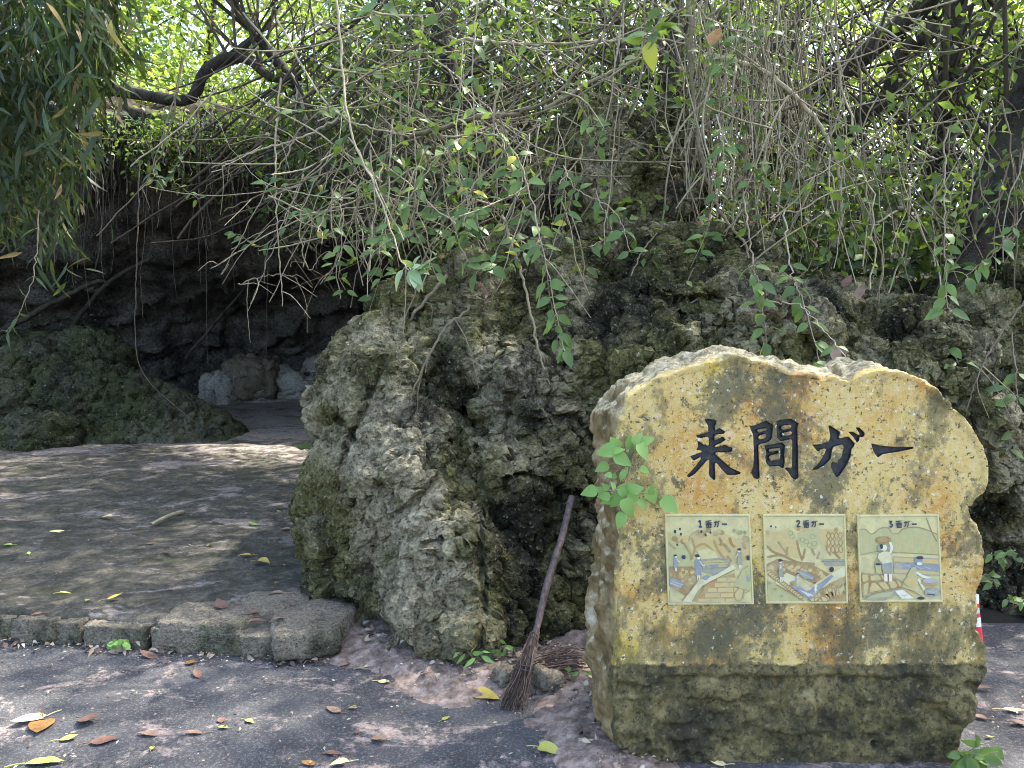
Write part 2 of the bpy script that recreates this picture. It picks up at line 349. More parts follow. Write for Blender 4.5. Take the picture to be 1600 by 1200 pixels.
# the overhanging cliff behind the path: a swept profile
prof = [(14.6, -0.3), (14.9, 0.5), (14.7, 1.0), (14.1, 1.6), (13.2, 2.15), (12.1, 2.75), (11.1, 3.2), (10.3, 3.45), (9.8, 3.62), (9.65, 3.85), (9.95, 4.15), (10.8, 4.4), (13, 4.7), (18, 5.2), (30, 6.5)]
pr = spline([(a, b, 0) for a, b in prof], 210)
ns = 300; xs = np.linspace(-14, 2.4, ns); XX = np.repeat(xs[None], len(pr), 0).ravel()
shift = np.interp(xs, [-14, -9, -6.5, -5, -3, -1, 2.4], [-5.5, -3.4, -1.6, -0.5, 0.0, 0.0, -0.5])
lipz = np.interp(xs, [-14, -7, -5, -3, -1.5, 0, 2.4], [0.1, 0.15, 0.25, 0.1, -0.1, -0.15, -0.4])
YY = (pr[:, 0][:, None] + shift[None]).ravel(); ZZ = (pr[:, 1][:, None] * (1 + lipz[None] * 0.2)).ravel()
V = np.stack([XX, YY, ZZ], 1); i = np.arange(len(pr) - 1)[:, None] * ns + np.arange(ns - 1)[None]
F = np.stack([i, i + ns, i + ns + 1, i + 1], -1).reshape(-1, 4)
me = mesh_np('cliff', V, F, M_WALL, True); V, N = get_np(me)
dsp = 0.34 * fbm(V * 0.45, 4, 71) + 0.16 * ridged(np.stack([V[:, 0] * 0.8 + V[:, 2] * 0.9, V[:, 1] * 0.8, V[:, 2] * 1.9 - V[:, 0] * 0.7], 1), 3, 72) + 0.05 * fbm(V * 4, 3, 75)
f1, f2 = worley(V * 1.1, 78); dsp += 0.10 * sstep(0.0, 0.08, f2 - f1) - 0.1
set_np(me, V + N * dsp[:, None] * np.where(ZZ < 4.3, 1, 0.4)[:, None])
me.materials.append(M_SOIL); mi = np.zeros((len(pr) - 1, ns - 1), np.int32); mi[int(210 * .66):] = 1; me.polygons.foreach_set('material_index', mi.ravel()); tag(obj('cliff', me), kind='structure')

# ------------------------------------------------------------------ limestone outcrop
B = []
def bl(px, py, Y, rx, ry, rz): B.append((at(px, py, Y), (rx, ry, rz)))
bl(625, 830, 4.40, .48, .58, .62); bl(572, 800, 4.75, .30, .5, .60); bl(690, 900, 3.95, .27, .42, .5); bl(700, 1000, 3.78, .20, .32, .32)
bl(585, 870, 4.35, .33, .42, .24); bl(640, 640, 4.75, .45, .55, .55); bl(740, 560, 4.75, .33, .5, .45); bl(738, 475, 4.75, .22, .4, .26)
bl(622, 640, 5.25, .36, .5, .42); bl(592, 720, 5.0, .28, .5, .45); bl(640, 760, 4.1, .25, .4, .35); bl(830, 800, 4.44, .5, .55, .8); bl(850, 630, 4.65, .5, .55, .45)
bl(900, 950, 4.3, .45, .42, .4); bl(820, 950, 4.15, .3, .4, .4); bl(800, 1050, 3.9, .16, .2, .1); bl(850, 500, 5.3, .5, .6, .45)
bl(960, 375, 5.75, .55, .7, .7); bl(925, 285, 5.8, .28, .4, .42); bl(1015, 295, 5.75, .28, .4, .36); bl(1060, 475, 5.1, .5, .5, .36); bl(1120, 425, 5.0, .28, .4, .2)
bl(1060, 610, 4.65, .6, .6, .45); bl(1150, 570, 4.65, .5, .6, .42); bl(1300, 600, 4.75, .5, .6, .4); bl(1400, 600, 4.6, .4, .6, .42)
bl(1530, 720, 4.55, .35, .55, .5); bl(1590, 850, 4.75, .4, .5, .55); bl(1720, 720, 4.8, .6, .7, .8); bl(1000, 800, 4.9, .8, .6, 1.0)
bl(1250, 800, 4.9, .9, .6, 1.0); bl(1500, 900, 4.9, .6, .5, .9); bl(780, 620, 4.45, .2, .3, .3); bl(900, 720, 4.3, .3, .3, .3); bl(660, 520, 5.0, .2, .4, .25); bl(1480, 540, 5.0, .45, .5, .3); bl(1600, 520, 5.2, .6, .6, .45); bl(1330, 520, 5.1, .4, .5, .25)
me = remeshed('limestone_outcrop', blob_mesh(B), 0.0108); relax(me, 80, 0.6)
V, N = get_np(me)
def warp(V, f, a, s): return V + a * np.stack([fbm(V * f, 2, s), fbm(V * f + 31, 2, s + 1), fbm(V * f + 57, 2, s + 2)], 1)
def blocks(V, s):                                                   # per-block offset with broken edges
    i = np.floor(V).astype(np.int64); f = (V - i).astype(np.float32); best = np.full(len(V), 9., np.float32); val = np.zeros(len(V), np.float32)
    for dx in (-1, 0, 1):
        for dy in (-1, 0, 1):
            for dz in (-1, 0, 1):
                h = _h(i[:, 0] + dx, i[:, 1] + dy, i[:, 2] + dz, s)
                d = sum(((((h >> np.uint32(10 * k)) & np.uint32(1023)).astype(np.float32) / 1023 + o - f[:, k]) ** 2 for k, o in enumerate((dx, dy, dz))))
                m = d < best; best = np.where(m, d, best); val = np.where(m, ((h >> np.uint32(5)) & np.uint32(255)).astype(np.float32) / 255, val)
    return val
def to_px(V):
    c = V - np.array([0, 0, CAM_Z]); f = c[:, 1] * _CA - c[:, 2] * _SA; u = c[:, 1] * _SA + c[:, 2] * _CA; return np.stack([800 + 1200 * c[:, 0] / f, 600 - 1200 * u / f], 1), f
q, dep = to_px(V); nq = 60 * fbm(V * 3, 2, 200)
ga = lambda x, y, sx, sy: np.exp(-((q[:, 0] + nq - x) / sx) ** 2 - ((q[:, 1] + nq * .7 - y) / sy) ** 2) * (dep < 5.2)
smooth_ = np.clip(ga(640, 880, 120, 170) + .7 * ga(560, 780, 60, 130), 0, 1)                 # the sounder, paler lower face
pale_ = np.clip(.9 * smooth_ + .9 * ga(740, 490, 50, 60) + .8 * ga(640, 720, 60, 90) + .6 * ga(790, 620, 30, 70), 0, 1.2) + .9 * np.exp(-((q[:, 0] - 975) / 70) ** 2 - ((q[:, 1] - 320) / 60) ** 2)
eaten = sstep(735, 775, q[:, 0] + nq * .4) * sstep(560, 700, q[:, 1])
SK = np.array([[1, .0, .25], [0, 1, 0], [-.35, 0, .62]]).T           # leaning, drawn-out beds
W1 = warp(V @ SK, 2.2, 0.16, 130)
d1 = 0.15 * fbm(V * 1.25, 3, 3) + 0.17 * (blocks(W1 * 2.1, 14) - 0.5) * (1 - .2 * smooth_) + 0.05 * ridged(V * 3.2 @ SK, 2, 8) * (1 - .2 * smooth_)
set_np(me, V + N * d1[:, None]); relax(me, 2, .5); V, N = get_np(me)
rec = np.clip(sstep(-0.25, 0.35, fbm(V * 1.3 + 5, 2, 44)) + eaten, 0, 1.3) * (1 - .5 * smooth_)          # where the rock is deeply eaten
W2 = warp(V, 8, 0.05, 140)
f1, f2 = worley(W2 * 8.0, 15); g1, g2 = worley(W2 * 15, 25)
d2 = 0.085 * (1 - .35 * smooth_) * (blocks(W2 * 6.0, 24) - 0.5) - 0.085 * sstep(0.40, 0.24, f1) * (0.1 + 0.9 * rec) - 0.05 * sstep(0.36, 0.24, g1) * (0.3 + 0.7 * rec) + 0.034 * (1 - .35 * smooth_) * ridged(V * 8, 3, 18)
set_np(me, V + N * d2[:, None]); relax(me, 1, .25); V, N = get_np(me)
f1, f2 = worley(warp(V, 20, 0.02, 150) * 27, 16); d3 = -0.024 * sstep(0.40, 0.24, f1) * sstep(-0.3, 0.2, fbm(V * 3, 2, 55)) * (1 - .4 * smooth_) + 0.020 * (1 - .3 * smooth_) * ridged(V * 19, 2, 20) + 0.006 * fbm(V * 45, 2, 21)
V = V + N * d3[:, None]
q, dep = to_px(V)                                                  # the clefts that split the block
for crack, wd, dp in [([(788, 752), (815, 742), (850, 752), (880, 770), (905, 772)], 6, .09), ([(660, 852), (690, 846), (730, 855), (748, 850)], 5, .07), ([(640, 1030), (600, 985), (560, 955), (520, 945)], 16, .10),
                      ([(745, 700), (752, 780), (748, 860), (756, 940), (750, 1030)], 8, .06), ([(700, 690), (690, 740), (640, 790), (610, 810)], 7, .07), ([(600, 560), (570, 640), (540, 700), (530, 760)], 8, .06), ([(780, 540), (800, 600), (795, 690)], 8, .08), ([(1010, 455), (1060, 470), (1120, 465)], 8, .09), ([(780, 650), (830, 660), (900, 650), (930, 690)], 7, .07)]:
    dd = np.full(len(V), 99.); C_ = np.array(crack, float)
    for a, b in zip(C_[:-1], C_[1:]):
        t = np.clip(((q - a) @ (b - a)) / ((b - a) @ (b - a)), 0, 1)[:, None]; dd = np.minimum(dd, np.linalg.norm(q - a - t * (b - a), axis=1))
    m = sstep(wd, wd * .25, dd + 5 * vnoise(V * 14, 9)) * (dep < 5.6); V[:, 1] += dp * m
set_np(me, V)
bm = bmesh.new(); bm.from_mesh(me); bm.normal_update()              # drop what lies inside the hill and the ground
bmesh.ops.delete(bm, geom=[f for f in bm.faces if (f.normal.y > .35 and f.calc_center_median().y > 4.95) or f.calc_center_median().z < -.08], context='FACES'); bm.to_mesh(me); bm.free(); V, N = get_np(me)
q, dep = to_px(V); nq = 60 * fbm(V * 3, 2, 200); smooth_ = np.clip(ga(640, 880, 120, 170) + .7 * ga(560, 780, 60, 130), 0, 1); eaten = sstep(735, 775, q[:, 0] + nq * .4) * sstep(560, 700, q[:, 1])
pale_ = np.clip(.9 * smooth_ + .9 * ga(740, 490, 50, 60) + .8 * ga(640, 720, 60, 90) + .6 * ga(790, 620, 30, 70), 0, 1.2) + .9 * np.exp(-((q[:, 0] - 975) / 70) ** 2 - ((q[:, 1] - 320) / 60) ** 2)
me.polygons.foreach_set('use_smooth', np.zeros(len(me.polygons), bool)); at_ = me.attributes.new('alg', 'FLOAT', 'POINT'); at_.data.foreach_set('value', np.clip(.60 + .02 * eaten - .30 * pale_ + .16 * fbm(V * 4, 3, 66), 0, 1).astype(np.float32)); use_mat(me, M_ROCK)
tag(obj('limestone_outcrop', me), 'big pitted grey coral limestone outcrop covered with moss behind the sign', 'rock outcrop')

# hillside behind and above the outcrop
def hill_z(X, Y):
    z = 1.15 + 0.30 * (Y - 5.0) + 0.25 * np.clip(X, 0, 4) * 0.2
    z = np.minimum(z, 1.9 + 0.17 * (Y - 7)) + 0.15 * fbm(P2(X, Y, 0.7), 4, 61)
    z = z * sstep(-1.35, -0.1, X + 0.12 * (Y - 6)) * sstep(4.6, 5.6, Y + 0.0 * X) - 0.1
    return z
g = NT('leaf_litter_soil')
M_LITTER = g.bsdf(g.ramp(g.noise(22, 8, 0.75), [(0.3, (0.018, 0.015, 0.012)), (0.5, (0.05, 0.04, 0.028)), (0.7, (0.11, 0.085, 0.055))]), 0.95, g.bump(g.noise(30, 6, 0.75), 1.0, 0.05), 0.2)
V, F = grid(-2.2, 16, 4.5, 30, 190, 240, hill_z)
tag(obj('hillside', mesh_np('hillside', V, F, M_LITTER, True)), kind='structure')

# mossy rock mound at the left of the path and rocks round it
B = []
for t in np.linspace(0, 1, 12):                                     # one slope falling from the left to the path
    bl(70 + 270 * t, 600 + 85 * t ** 1.2, 9.7 - .1 * t, .5 * (1 - .45 * t), .75 * (1 - .4 * t), .55 * (1 - .72 * t)); bl(70 + 250 * t, 668 + 25 * t, 9.35, .4, .5, .3 - .15 * t)
bl(140, 575, 9.9, .45, .5, .4); bl(20, 620, 9.6, .5, .6, .5); bl(-60, 610, 9.4, .6, .6, .6); bl(20, 690, 9.2, .5, .4, .25)
me = remeshed('rock_mound', blob_mesh(B), 0.024); relax(me, 25); V, N = get_np(me)
d1 = 0.08 * fbm(V * 1.8, 3, 83) + 0.05 * ridged(V * 4, 3, 84); f1, f2 = worley(V * 1.9, 85); d1 -= 0.05 * sstep(0.08, 0, f2 - f1)
set_np(me, V + N * d1[:, None]); V, N = get_np(me); f1, _ = worley(V * 6, 86)
set_np(me, V + N * (-0.10 * sstep(0.45, 0.1, f1) + 0.05 * ridged(V * 9, 3, 87))[:, None]); use_mat(me, M_MOUND)
tag(obj('rock_mound', me), 'dark moss covered rock mound beside the path under the overhang', 'rock')
def loose_rock(name, px, py, Y, size, mat, label, seed, rz=0.0, cat='rock', group=None, sub=17, amp=0.1, tilt=0.0):
    p = at(px, py, Y)
    me = rough_box(name, size, mat, amp * max(size), sub, seed, 0.4); V_, N_ = get_np(me); a_, b_ = worley(V_ * 5 + seed, seed); set_np(me, V_ + N_ * (.10 * max(size) * (a_ - .5) + .05 * ridged(V_ * 9, 3, seed))[:, None])
    o = obj(name, me, None, loc=(p.x, p.y, p.z), rot=(tilt, tilt * 0.6, rz)); return tag(o, label, cat, group)
for i, (px, py, Y, s, lab) in enumerate([
    (20, 640, 9.4, (.55, .5, .42), 'dark mossy rock at the left picture edge below the bamboo'),
    (20, 720, 8.6, (.45, .4, .3), 'low dark rock on the dirt at the left foot of the mound'),
    (70, 700, 8.7, (.5, .4, .28), 'dark rounded rock leaning on the left front of the mossy mound'),
    (35, 573, 10.2, (.45, .4, .35), 'small grey rock perched on top left of the mossy mound')]):
    loose_rock('mossy_rock', px, py, Y, s, M_MOUND, lab, 50 + i, 0.4 * i, group='rocks round the mossy mound')
for i, (px, py, Y, s, lab) in enumerate([
    (395, 618, 13.2, (.7, .5, .52), 'tall grey rock standing against the cave wall behind the mound'),
    (440, 626, 13.4, (1.0, .5, .30), 'long whitish rock lying at the back of the cave'),
    (350, 630, 13.0, (.5, .4, .4), 'jagged grey rock at the back of the cave beside the mound'),
    (490, 622, 13.6, (.42, .4, .3), 'small whitish rock at the back of the cave nearest the outcrop'),
    (505, 612, 14.0, (.5, .4, .5), 'pale rock in place of the lit gap behind the outcrop edge at the cave end')]):
    loose_rock('pale_rock', px, py, Y, s, M_PALE if i != 0 else M_KERB, lab, 70 + i, 0.3 * i, group='rocks at the back of the cave', amp=0.13)  # pale stones; the last one's brightness also stands for the lit opening
for i, (px, py, s, lab) in enumerate([(765, 1010, (.07, .06, .05), 'cream stone wedged at the outcrop foot left of the broom'),
                                  (785, 1038, (.075, .06, .05), 'yellowish stone at the outcrop foot just left of the broom head'),
                                  (855, 1048, (.10, .08, .06), 'grey stone lying just right of the broom head'),
                                  (835, 1030, (.07, .05, .05), 'small white stone touching the broom where the bristles start')]):
    p = atz(px, py + 14, 0.05); me = rough_box('small_stone', s, M_KERB, 0.016, 6, 90 + i, 0.4)
    tag(obj('small_stone', me, None, loc=(p.x, p.y, 0.015), rot=(0.2, 0.1, i)), lab, 'stone', 'stones at the outcrop foot')
# ------------------------------------------------------------------ carved sign stone
SY = 2.66                                   # front plane of the stone
OUT = [(985, 1205), (962, 1150), (958, 1040), (966, 960), (970, 880), (976, 800), (972, 720), (968, 670), (985, 625), (1015, 600), (1060, 583), (1110, 570), (1150, 560), (1175, 565), (1205, 574), (1240, 583), (1275, 586), (1305, 592), (1332, 600), (1350, 590), (1385, 580), (1415, 588),
       (1455, 604), (1483, 634), (1505, 660), (1530, 686), (1545, 738), (1536, 768), (1510, 790), (1515, 815), (1535, 840), (1534, 890), (1524, 950), (1525, 985), (1538, 1012), (1540, 1050), (1524, 1085), (1518, 1120), (1500, 1160), (1490, 1205)]
ring = np.array([list(at(x, y, SY)) for x, y in OUT]); cx, cz = 0.95, 0.75
hw = ring[:, 0].max() - cx; wl = np.clip((cx - ring[:, 0]) / hw, 0, 1) ** 4
bm = bmesh.new(); prev = None; rings = []
for dy, sc, le in [(0, .992, 0), (.010, .998, .0), (.04, 1.0, .012), (.14, 1.0, .05), (.32, .99, .10), (.44, .96, .08), (.5, .88, 0)]:
    q = ring.copy(); q[:, 0] = cx + (q[:, 0] - cx) * sc - wl * le; q[:, 2] = cz + (q[:, 2] - cz) * sc; q[:, 1] += dy
    rings.append([bm.verts.new(v) for v in q])
for a, b in zip(rings[:-1], rings[1:]):
    for i in range(len(a)): bm.faces.new((a[i], a[(i + 1) % len(a)], b[(i + 1) % len(a)], b[i]))
bm.faces.new(rings[0][::-1]); bm.faces.new(rings[-1])
bmesh.ops.recalc_face_normals(bm, faces=bm.faces[:])
me = bpy.data.meshes.new('s'); bm.to_mesh(me); bm.free()
me = remeshed('stone', me, 0.0075); relax(me, 3); V, N = get_np(me)
ZL = at(1200, 1040, SY).z
nz = 0.006 * fbm(V * 3, 2, 3)
fr = sstep(0.45, 0.8, -N[:, 1]); up = sstep(ZL - 0.002, ZL + 0.002, V[:, 2] + nz); flat = fr * up
pit1, _ = worley(V * 11 + 0.3 * vnoise(V * 10, 4)[:, None], 5)
deep = sstep(SY + 0.02, SY + 0.16, V[:, 1])
big = (0.3 + 0.7 * deep) * (0.030 * ridged(V * np.array([3.2, 4, 4.2]), 3, 31) - 0.015 + 0.02 * fbm(V * 8, 4, 32)) + 0.012 * fbm(V * 15, 3, 36) - 0.028 * (0.4 + 0.6 * deep) * sstep(0.36, 0.1, pit1) * sstep(0, .3, vnoise(V * 5, 35))
low = fr * (1 - up)
crag = sstep(0.35, 0.6, ridged(V * np.array([2.4, 2.4, 5]), 3, 37) * 0.6 + fbm(V * 5, 2, 38) * 0.5)
fine = 0.006 * fbm(V * 24, 3, 39)
chip = sstep(0.42, 0.62, fbm(V * 9, 4, 51)); pz, _ = worley(V * 45, 52)
d = flat * (-0.012 + 0.0012 * fbm(V * 14, 3, 40) - 0.0025 * chip - 0.004 * sstep(0.25, 0.1, pz) * sstep(0.1, 0.4, vnoise(V * 4, 53))) \
    + (1 - flat) * (1 - low) * (big + fine + .009 * ridged(V * 17, 3, 47) * (.35 + .65 * deep)) + low * (-0.012 + 0.022 * sstep(0, 0.12, ZL - V[:, 2]) + 0.004 * fbm(V * 6, 3, 41) - 0.03 * crag * sstep(0.03, 0.06, ZL - V[:, 2]) - 0.012 * sstep(0.4, 0.15, pit1) * sstep(0.02, 0.06, ZL - V[:, 2]) + (.008 * ridged(V * 7, 3, 45) + .006 * ridged(V * 19, 3, 46) - .02 * sstep(.34, .26, worley(V * 17 + .25 * vnoise(V * 18, 3)[:, None], 48)[0]) * sstep(0, .25, vnoise(V * 4, 49))) * sstep(0.0, 0.08, ZL - V[:, 2]) + fine)
set_np(me, V + N * d[:, None])
g = NT('painted_sign_limestone')
x_, y_, z_ = g.sep(g.co); nx, ny, nz_ = g.sep(g.geo()['Normal'])
n1 = g.noise(3.2, 8, 0.66); n2 = g.noise(9, 9, 0.72, g.map(loc=(4, 4, 4))); n3 = g.noise(42, 7, 0.75); n4 = g.noise(3.0, 10, 0.74, g.map(loc=(1, 6, 2), scale=(1.2, 1, 0.8)))
och = g.ramp(n1, [(0.36, (0.50, 0.25, 0.055)), (0.45, (0.55, 0.35, 0.095)), (0.55, (0.60, 0.45, 0.17)), (0.64, (0.50, 0.35, 0.055))])
och = g.mix(g.ramp(n3, [(0.48, 0), (0.64, 0.55)]), och, (0.68, 0.56, 0.33))
och = g.mix(g.ramp(g.noise(6, 9, 0.75, g.map(loc=(8, 8, 1))), [(0.60, 0), (0.66, 0.55)]), och, (0.72, 0.50, 0.33))
zr = g.math('DIVIDE', g.math('SUBTRACT', z_, ZL), 0.35, True)
st = g.math('ADD', n4, g.math('MULTIPLY', g.math('SUBTRACT', 1.0, zr), 0.09)); st = g.math('ADD', g.math('MULTIPLY', st, 0.86), g.math('MULTIPLY', n3, 0.17))
och = g.mix(g.ramp(st, [(0.525, 0), (0.555, 0.5), (0.63, 0.92)]), och, g.mix(n3, (0.03, 0.032, 0.018), (0.15, 0.13, 0.065)))
blot = g.math('ADD', g.math('MULTIPLY', g.noise(2.2, 4, 0.5, g.map(loc=(5, 1, 3), scale=(1.3, 1, 0.75))), 0.75), g.math('MULTIPLY', g.noise(30, 8, 0.8), 0.42))
och = g.mix(g.ramp(blot, [(0.645, 0), (0.668, 0.65), (0.73, 0.85)]), och, g.mix(n3, (0.04, 0.042, 0.028), (0.17, 0.155, 0.09)))
och = g.mix(g.ramp(n2, [(0.59, 0), (0.62, 0.8)]), och, (0.085, 0.08, 0.05))
och = g.mix(g.ramp(g.noise(75, 3, 0.6, g.map(loc=(2, 2, 2))), [(0.61, 0), (0.66, 0.85)]), och, (0.06, 0.055, 0.03))
och = g.mix(g.ramp(g.noise(48, 5, 0.7, g.map(loc=(7, 2, 6))), [(0.62, 0), (0.66, 0.8)]), och, (0.78, 0.72, 0.55))
alg = g.ramp(g.noise(7, 9, 0.72), [(0.36, (0.028, 0.025, 0.013)), (0.46, (0.08, 0.066, 0.027)), (0.56, (0.16, 0.128, 0.05)), (0.7, (0.26, 0.21, 0.10))])
alg = g.mix(g.ramp(n4, [(0.5, 0), (0.62, 0.85)]), alg, (0.03, 0.028, 0.016))
alg = g.mix(g.ramp(n3, [(0.56, 0), (0.66, 0.6)]), alg, (0.3, 0.26, 0.13)); alg = g.mix(g.ramp(g.noise(55, 6, 0.8, g.map(loc=(3, 5, 5))), [(0.5, 0), (0.6, 0.8)]), alg, (0.016, 0.015, 0.01))
side = g.ramp(g.noise(6, 9, 0.72, g.map(loc=(3, 3, 9))), [(0.3, (0.04, 0.03, 0.015)), (0.46, (0.17, 0.115, 0.045)), (0.58, (0.30, 0.22, 0.11)), (0.68, (0.52, 0.45, 0.33)), (0.76, (0.7, 0.65, 0.54))])
lowm = g.ramp(g.math('ADD', g.math('SUBTRACT', ZL, z_), g.math('ADD', 0.5 - 0.04, g.math('ADD', g.math('MULTIPLY', n3, 0.03), g.math('MULTIPLY', n2, 0.05)))), [(0.498, 0), (0.503, 1)])
frm = g.ramp(g.math('ADD', g.math('SUBTRACT', y_, SY - 0.2), g.math('MULTIPLY', g.noise(14, 6, 0.7), 0.06)), [(0.255, 1), (0.275, 0)])
col = g.mix(lowm, och, alg)
topc = g.ramp(g.noise(30, 8, 0.78, g.map(loc=(2, 9, 2))), [(0.38, (0.09, 0.085, 0.06)), (0.47, (0.27, 0.22, 0.12)), (0.56, (0.45, 0.39, 0.25)), (0.68, (0.62, 0.57, 0.44))])
side = g.mix(g.ramp(nz_, [(0.3, 0), (0.7, 0.95)]), side, topc)
col = g.mix(frm, side, col)
M_SIGN = g.bsdf(col, 0.85, g.bump(g.math('ADD', g.math('MULTIPLY', n3, 0.7), g.noise(120, 4, 0.7)), 0.55, 0.008), 0.3)
use_mat(me, M_SIGN)

sign = empty('stone_sign', (0.95, SY + 0.25, 0), 'upright yellow ochre stone sign with carved black characters and three picture tiles', 'sign')
def Z5(x, y): return (1060 + x / 4.2105, 630 + y / 4.2071)
CH = {
 'rai': [[(170, 105), (190, 100), (240, 112), (252, 125), (240, 150), (236, 250), (238, 330), (244, 500), (235, 510), (205, 480), (200, 460), (205, 350), (200, 250), (195, 150)],
         [(115, 212), (195, 192), (240, 180), (270, 163), (310, 188), (300, 202), (245, 208), (150, 230), (125, 227)],
         [(235, 250), (265, 232), (290, 220), (314, 240), (300, 250), (262, 270), (235, 282)], [(126, 252), (140, 252), (165, 272), (200, 282), (200, 305), (150, 312), (118, 308), (128, 285)],
         [(75, 350), (130, 330), (200, 302), (300, 275), (357, 295), (355, 317), (330, 324), (235, 324), (150, 352), (100, 380)],
         [(205, 325), (195, 370), (150, 420), (110, 465), (70, 488), (52, 480), (100, 430), (145, 370), (180, 335)],
         [(232, 325), (290, 378), (350, 428), (412, 455), (405, 467), (370, 474), (320, 472), (290, 442), (250, 390), (228, 365)]],
 'ma': [[(470, 150), (495, 148), (508, 170), (527, 200), (528, 330), (536, 490), (520, 502), (495, 490), (480, 445), (492, 420), (497, 330), (492, 210), (478, 180)],
        [(488, 150), (575, 116), (627, 145), (622, 166), (600, 161), (520, 174), (500, 172)], [(583, 128), (627, 148), (613, 237), (590, 252), (573, 240), (583, 168)],
        [(508, 199), (572, 181), (577, 200), (513, 219)], [(508, 245), (590, 227), (602, 246), (590, 257), (510, 277)],
        [(645, 122), (660, 113), (740, 102), (792, 135), (780, 152), (740, 141), (663, 151)], [(644, 122), (676, 140), (682, 226), (665, 242), (647, 226), (651, 165)],
        [(676, 180), (740, 164), (740, 183), (678, 199)], [(668, 222), (746, 208), (748, 236), (670, 251)],
        [(735, 112), (792, 135), (783, 160), (791, 490), (770, 506), (745, 490), (720, 450), (700, 430), (712, 420), (747, 434), (749, 250), (743, 150)],
        [(565, 278), (592, 285), (602, 395), (615, 410), (600, 419), (575, 390), (571, 350), (579, 330)], [(568, 280), (680, 259), (702, 275), (697, 291), (600, 302), (578, 302)],
        [(668, 264), (702, 275), (696, 340), (701, 385), (691, 431), (667, 420), (671, 310)], [(596, 324), (655, 311), (660, 331), (598, 346)], [(596, 380), (682, 369), (684, 406), (640, 416), (598, 417)]],
 'ga': [[(880, 275), (940, 268), (1000, 250), (1090, 224), (1120, 221), (1162, 265), (1156, 285), (1141, 300), (1131, 360), (1100, 420), (1060, 478), (1040, 489), (1022, 460), (1000, 410), (1010, 388), (1045, 394), (1073, 350), (1088, 292), (1080, 270), (1010, 290), (940, 301), (920, 321)],
        [(985, 143), (1010, 154), (1062, 190), (1061, 215), (1036, 250), (1012, 310), (1001, 370), (960, 410), (910, 438), (880, 441), (920, 400), (958, 340), (984, 270), (1000, 215)],
        [(1118, 191), (1145, 187), (1192, 214), (1191, 245), (1175, 261), (1150, 222)], [(1164, 159), (1190, 159), (1226, 194), (1226, 215), (1205, 229), (1190, 196)]],
 'bar': [[(1268, 264), (1330, 279), (1440, 290), (1552, 287), (1541, 301), (1440, 321), (1345, 336), (1312, 359), (1280, 311)]]}
g = NT('black_letter_paint')
M_BLACK = g.bsdf(g.ramp(g.noise(60, 4), [(0.3, (0.012, 0.013, 0.016)), (0.75, (0.05, 0.052, 0.058))]), 0.5, g.bump(g.noise(90, 4), 0.5, 0.004), 0.4)
tmp = bpy.data.objects.new('sign_tmp', me); COL.objects.link(tmp); cutters = []; letters = []
FY = SY + 0.012
for key in CH:
    bm = bmesh.new()
    for poly in CH[key]:
        vf = [bm.verts.new(at(*Z5(x, y), FY) - Vector((0, 0.014, 0))) for x, y in poly]; vb = [bm.verts.new(v.co + Vector((0, 0.030, 0))) for v in vf]
        bm.faces.new(vf); bm.faces.new(vb[::-1])
        for i in range(len(vf)): bm.faces.new((vf[i], vf[(i + 1) % len(vf)], vb[(i + 1) % len(vf)], vb[i]))
    bmesh.ops.recalc_face_normals(bm, faces=bm.faces[:]); cm = bpy.data.meshes.new('c'); bm.to_mesh(cm); bm.free()
    cm = remeshed('letter', cm, 0.0028); relax(cm, 2)
    V, N = get_np(cm); lm = cm.copy(); W = V - N * 0.0012; bm = bmesh.new(); set_np(lm, W); bm.from_mesh(lm)
    bmesh.ops.delete(bm, geom=[v for v in bm.verts if v.co.y < FY - 0.0002], context='VERTS')
    bmesh.ops.reverse_faces(bm, faces=bm.faces[:]); bm.to_mesh(lm); bm.free(); use_mat(lm, M_BLACK); letters.append(lm)
    c = bpy.data.objects.new('cut', cm); COL.objects.link(c); cutters.append(c)
    m = tmp.modifiers.new('b', 'BOOLEAN'); m.operation = 'DIFFERENCE'; m.object = c; m.solver = 'EXACT'
dg = bpy.context.evaluated_depsgraph_get(); me2 = bpy.data.meshes.new_from_object(tmp.evaluated_get(dg))
for c in cutters: bpy.data.objects.remove(c)
bpy.data.objects.remove(tmp); bpy.data.meshes.remove(me); use_mat(me2, M_SIGN)
inv = Matrix.Translation(-sign.location)
def under(name, me, par):
    o = obj(name, me, par); o.matrix_parent_inverse = Matrix.Translation(-sign.location); return o
under('stone', me2, sign)
for lm in letters: under('carved_character', lm, sign)

# the three picture tiles
TC = {'cream': (0.62, 0.56, 0.27), 'pale': (0.68, 0.64, 0.40), 'tan': (0.56, 0.42, 0.17), 'brown': (0.25, 0.13, 0.05), 'rust': (0.37, 0.21, 0.08), 'blue': (0.15, 0.21, 0.36), 'lblue': (0.33, 0.39, 0.48),
      'navy': (0.035, 0.045, 0.07), 'white': (0.78, 0.76, 0.64), 'green': (0.42, 0.43, 0.2), 'dgreen': (0.2, 0.24, 0.11), 'grey': (0.22, 0.25, 0.24), 'stone': (0.58, 0.45, 0.2)}
TC = {k: tuple(.72 * a + .28 * b for a, b in zip(c, (.5, .43, .2))) if k != 'navy' else c for k, c in TC.items()}
TM = {}
for k, c in TC.items():
    g = NT('tile_glaze_' + k); n = g.noise(55, 5, 0.6)
    w_ = g.noise(22, 7, 0.7) if k != 'navy' else g.noise(.01, 0, 0)
    TM[k] = g.bsdf(g.mix(g.ramp(w_, [(0.47, 0), (0.62, 0.65 if k != 'navy' else 0)]), g.mix(g.ramp(n, [(0.35, 0), (0.75, 0.35)]), c, tuple(x * 0.6 for x in c)), (0.42, 0.37, 0.2)), 0.35, g.bump(n, 0.25, 0.002), 0.5)
TK = list(TC)
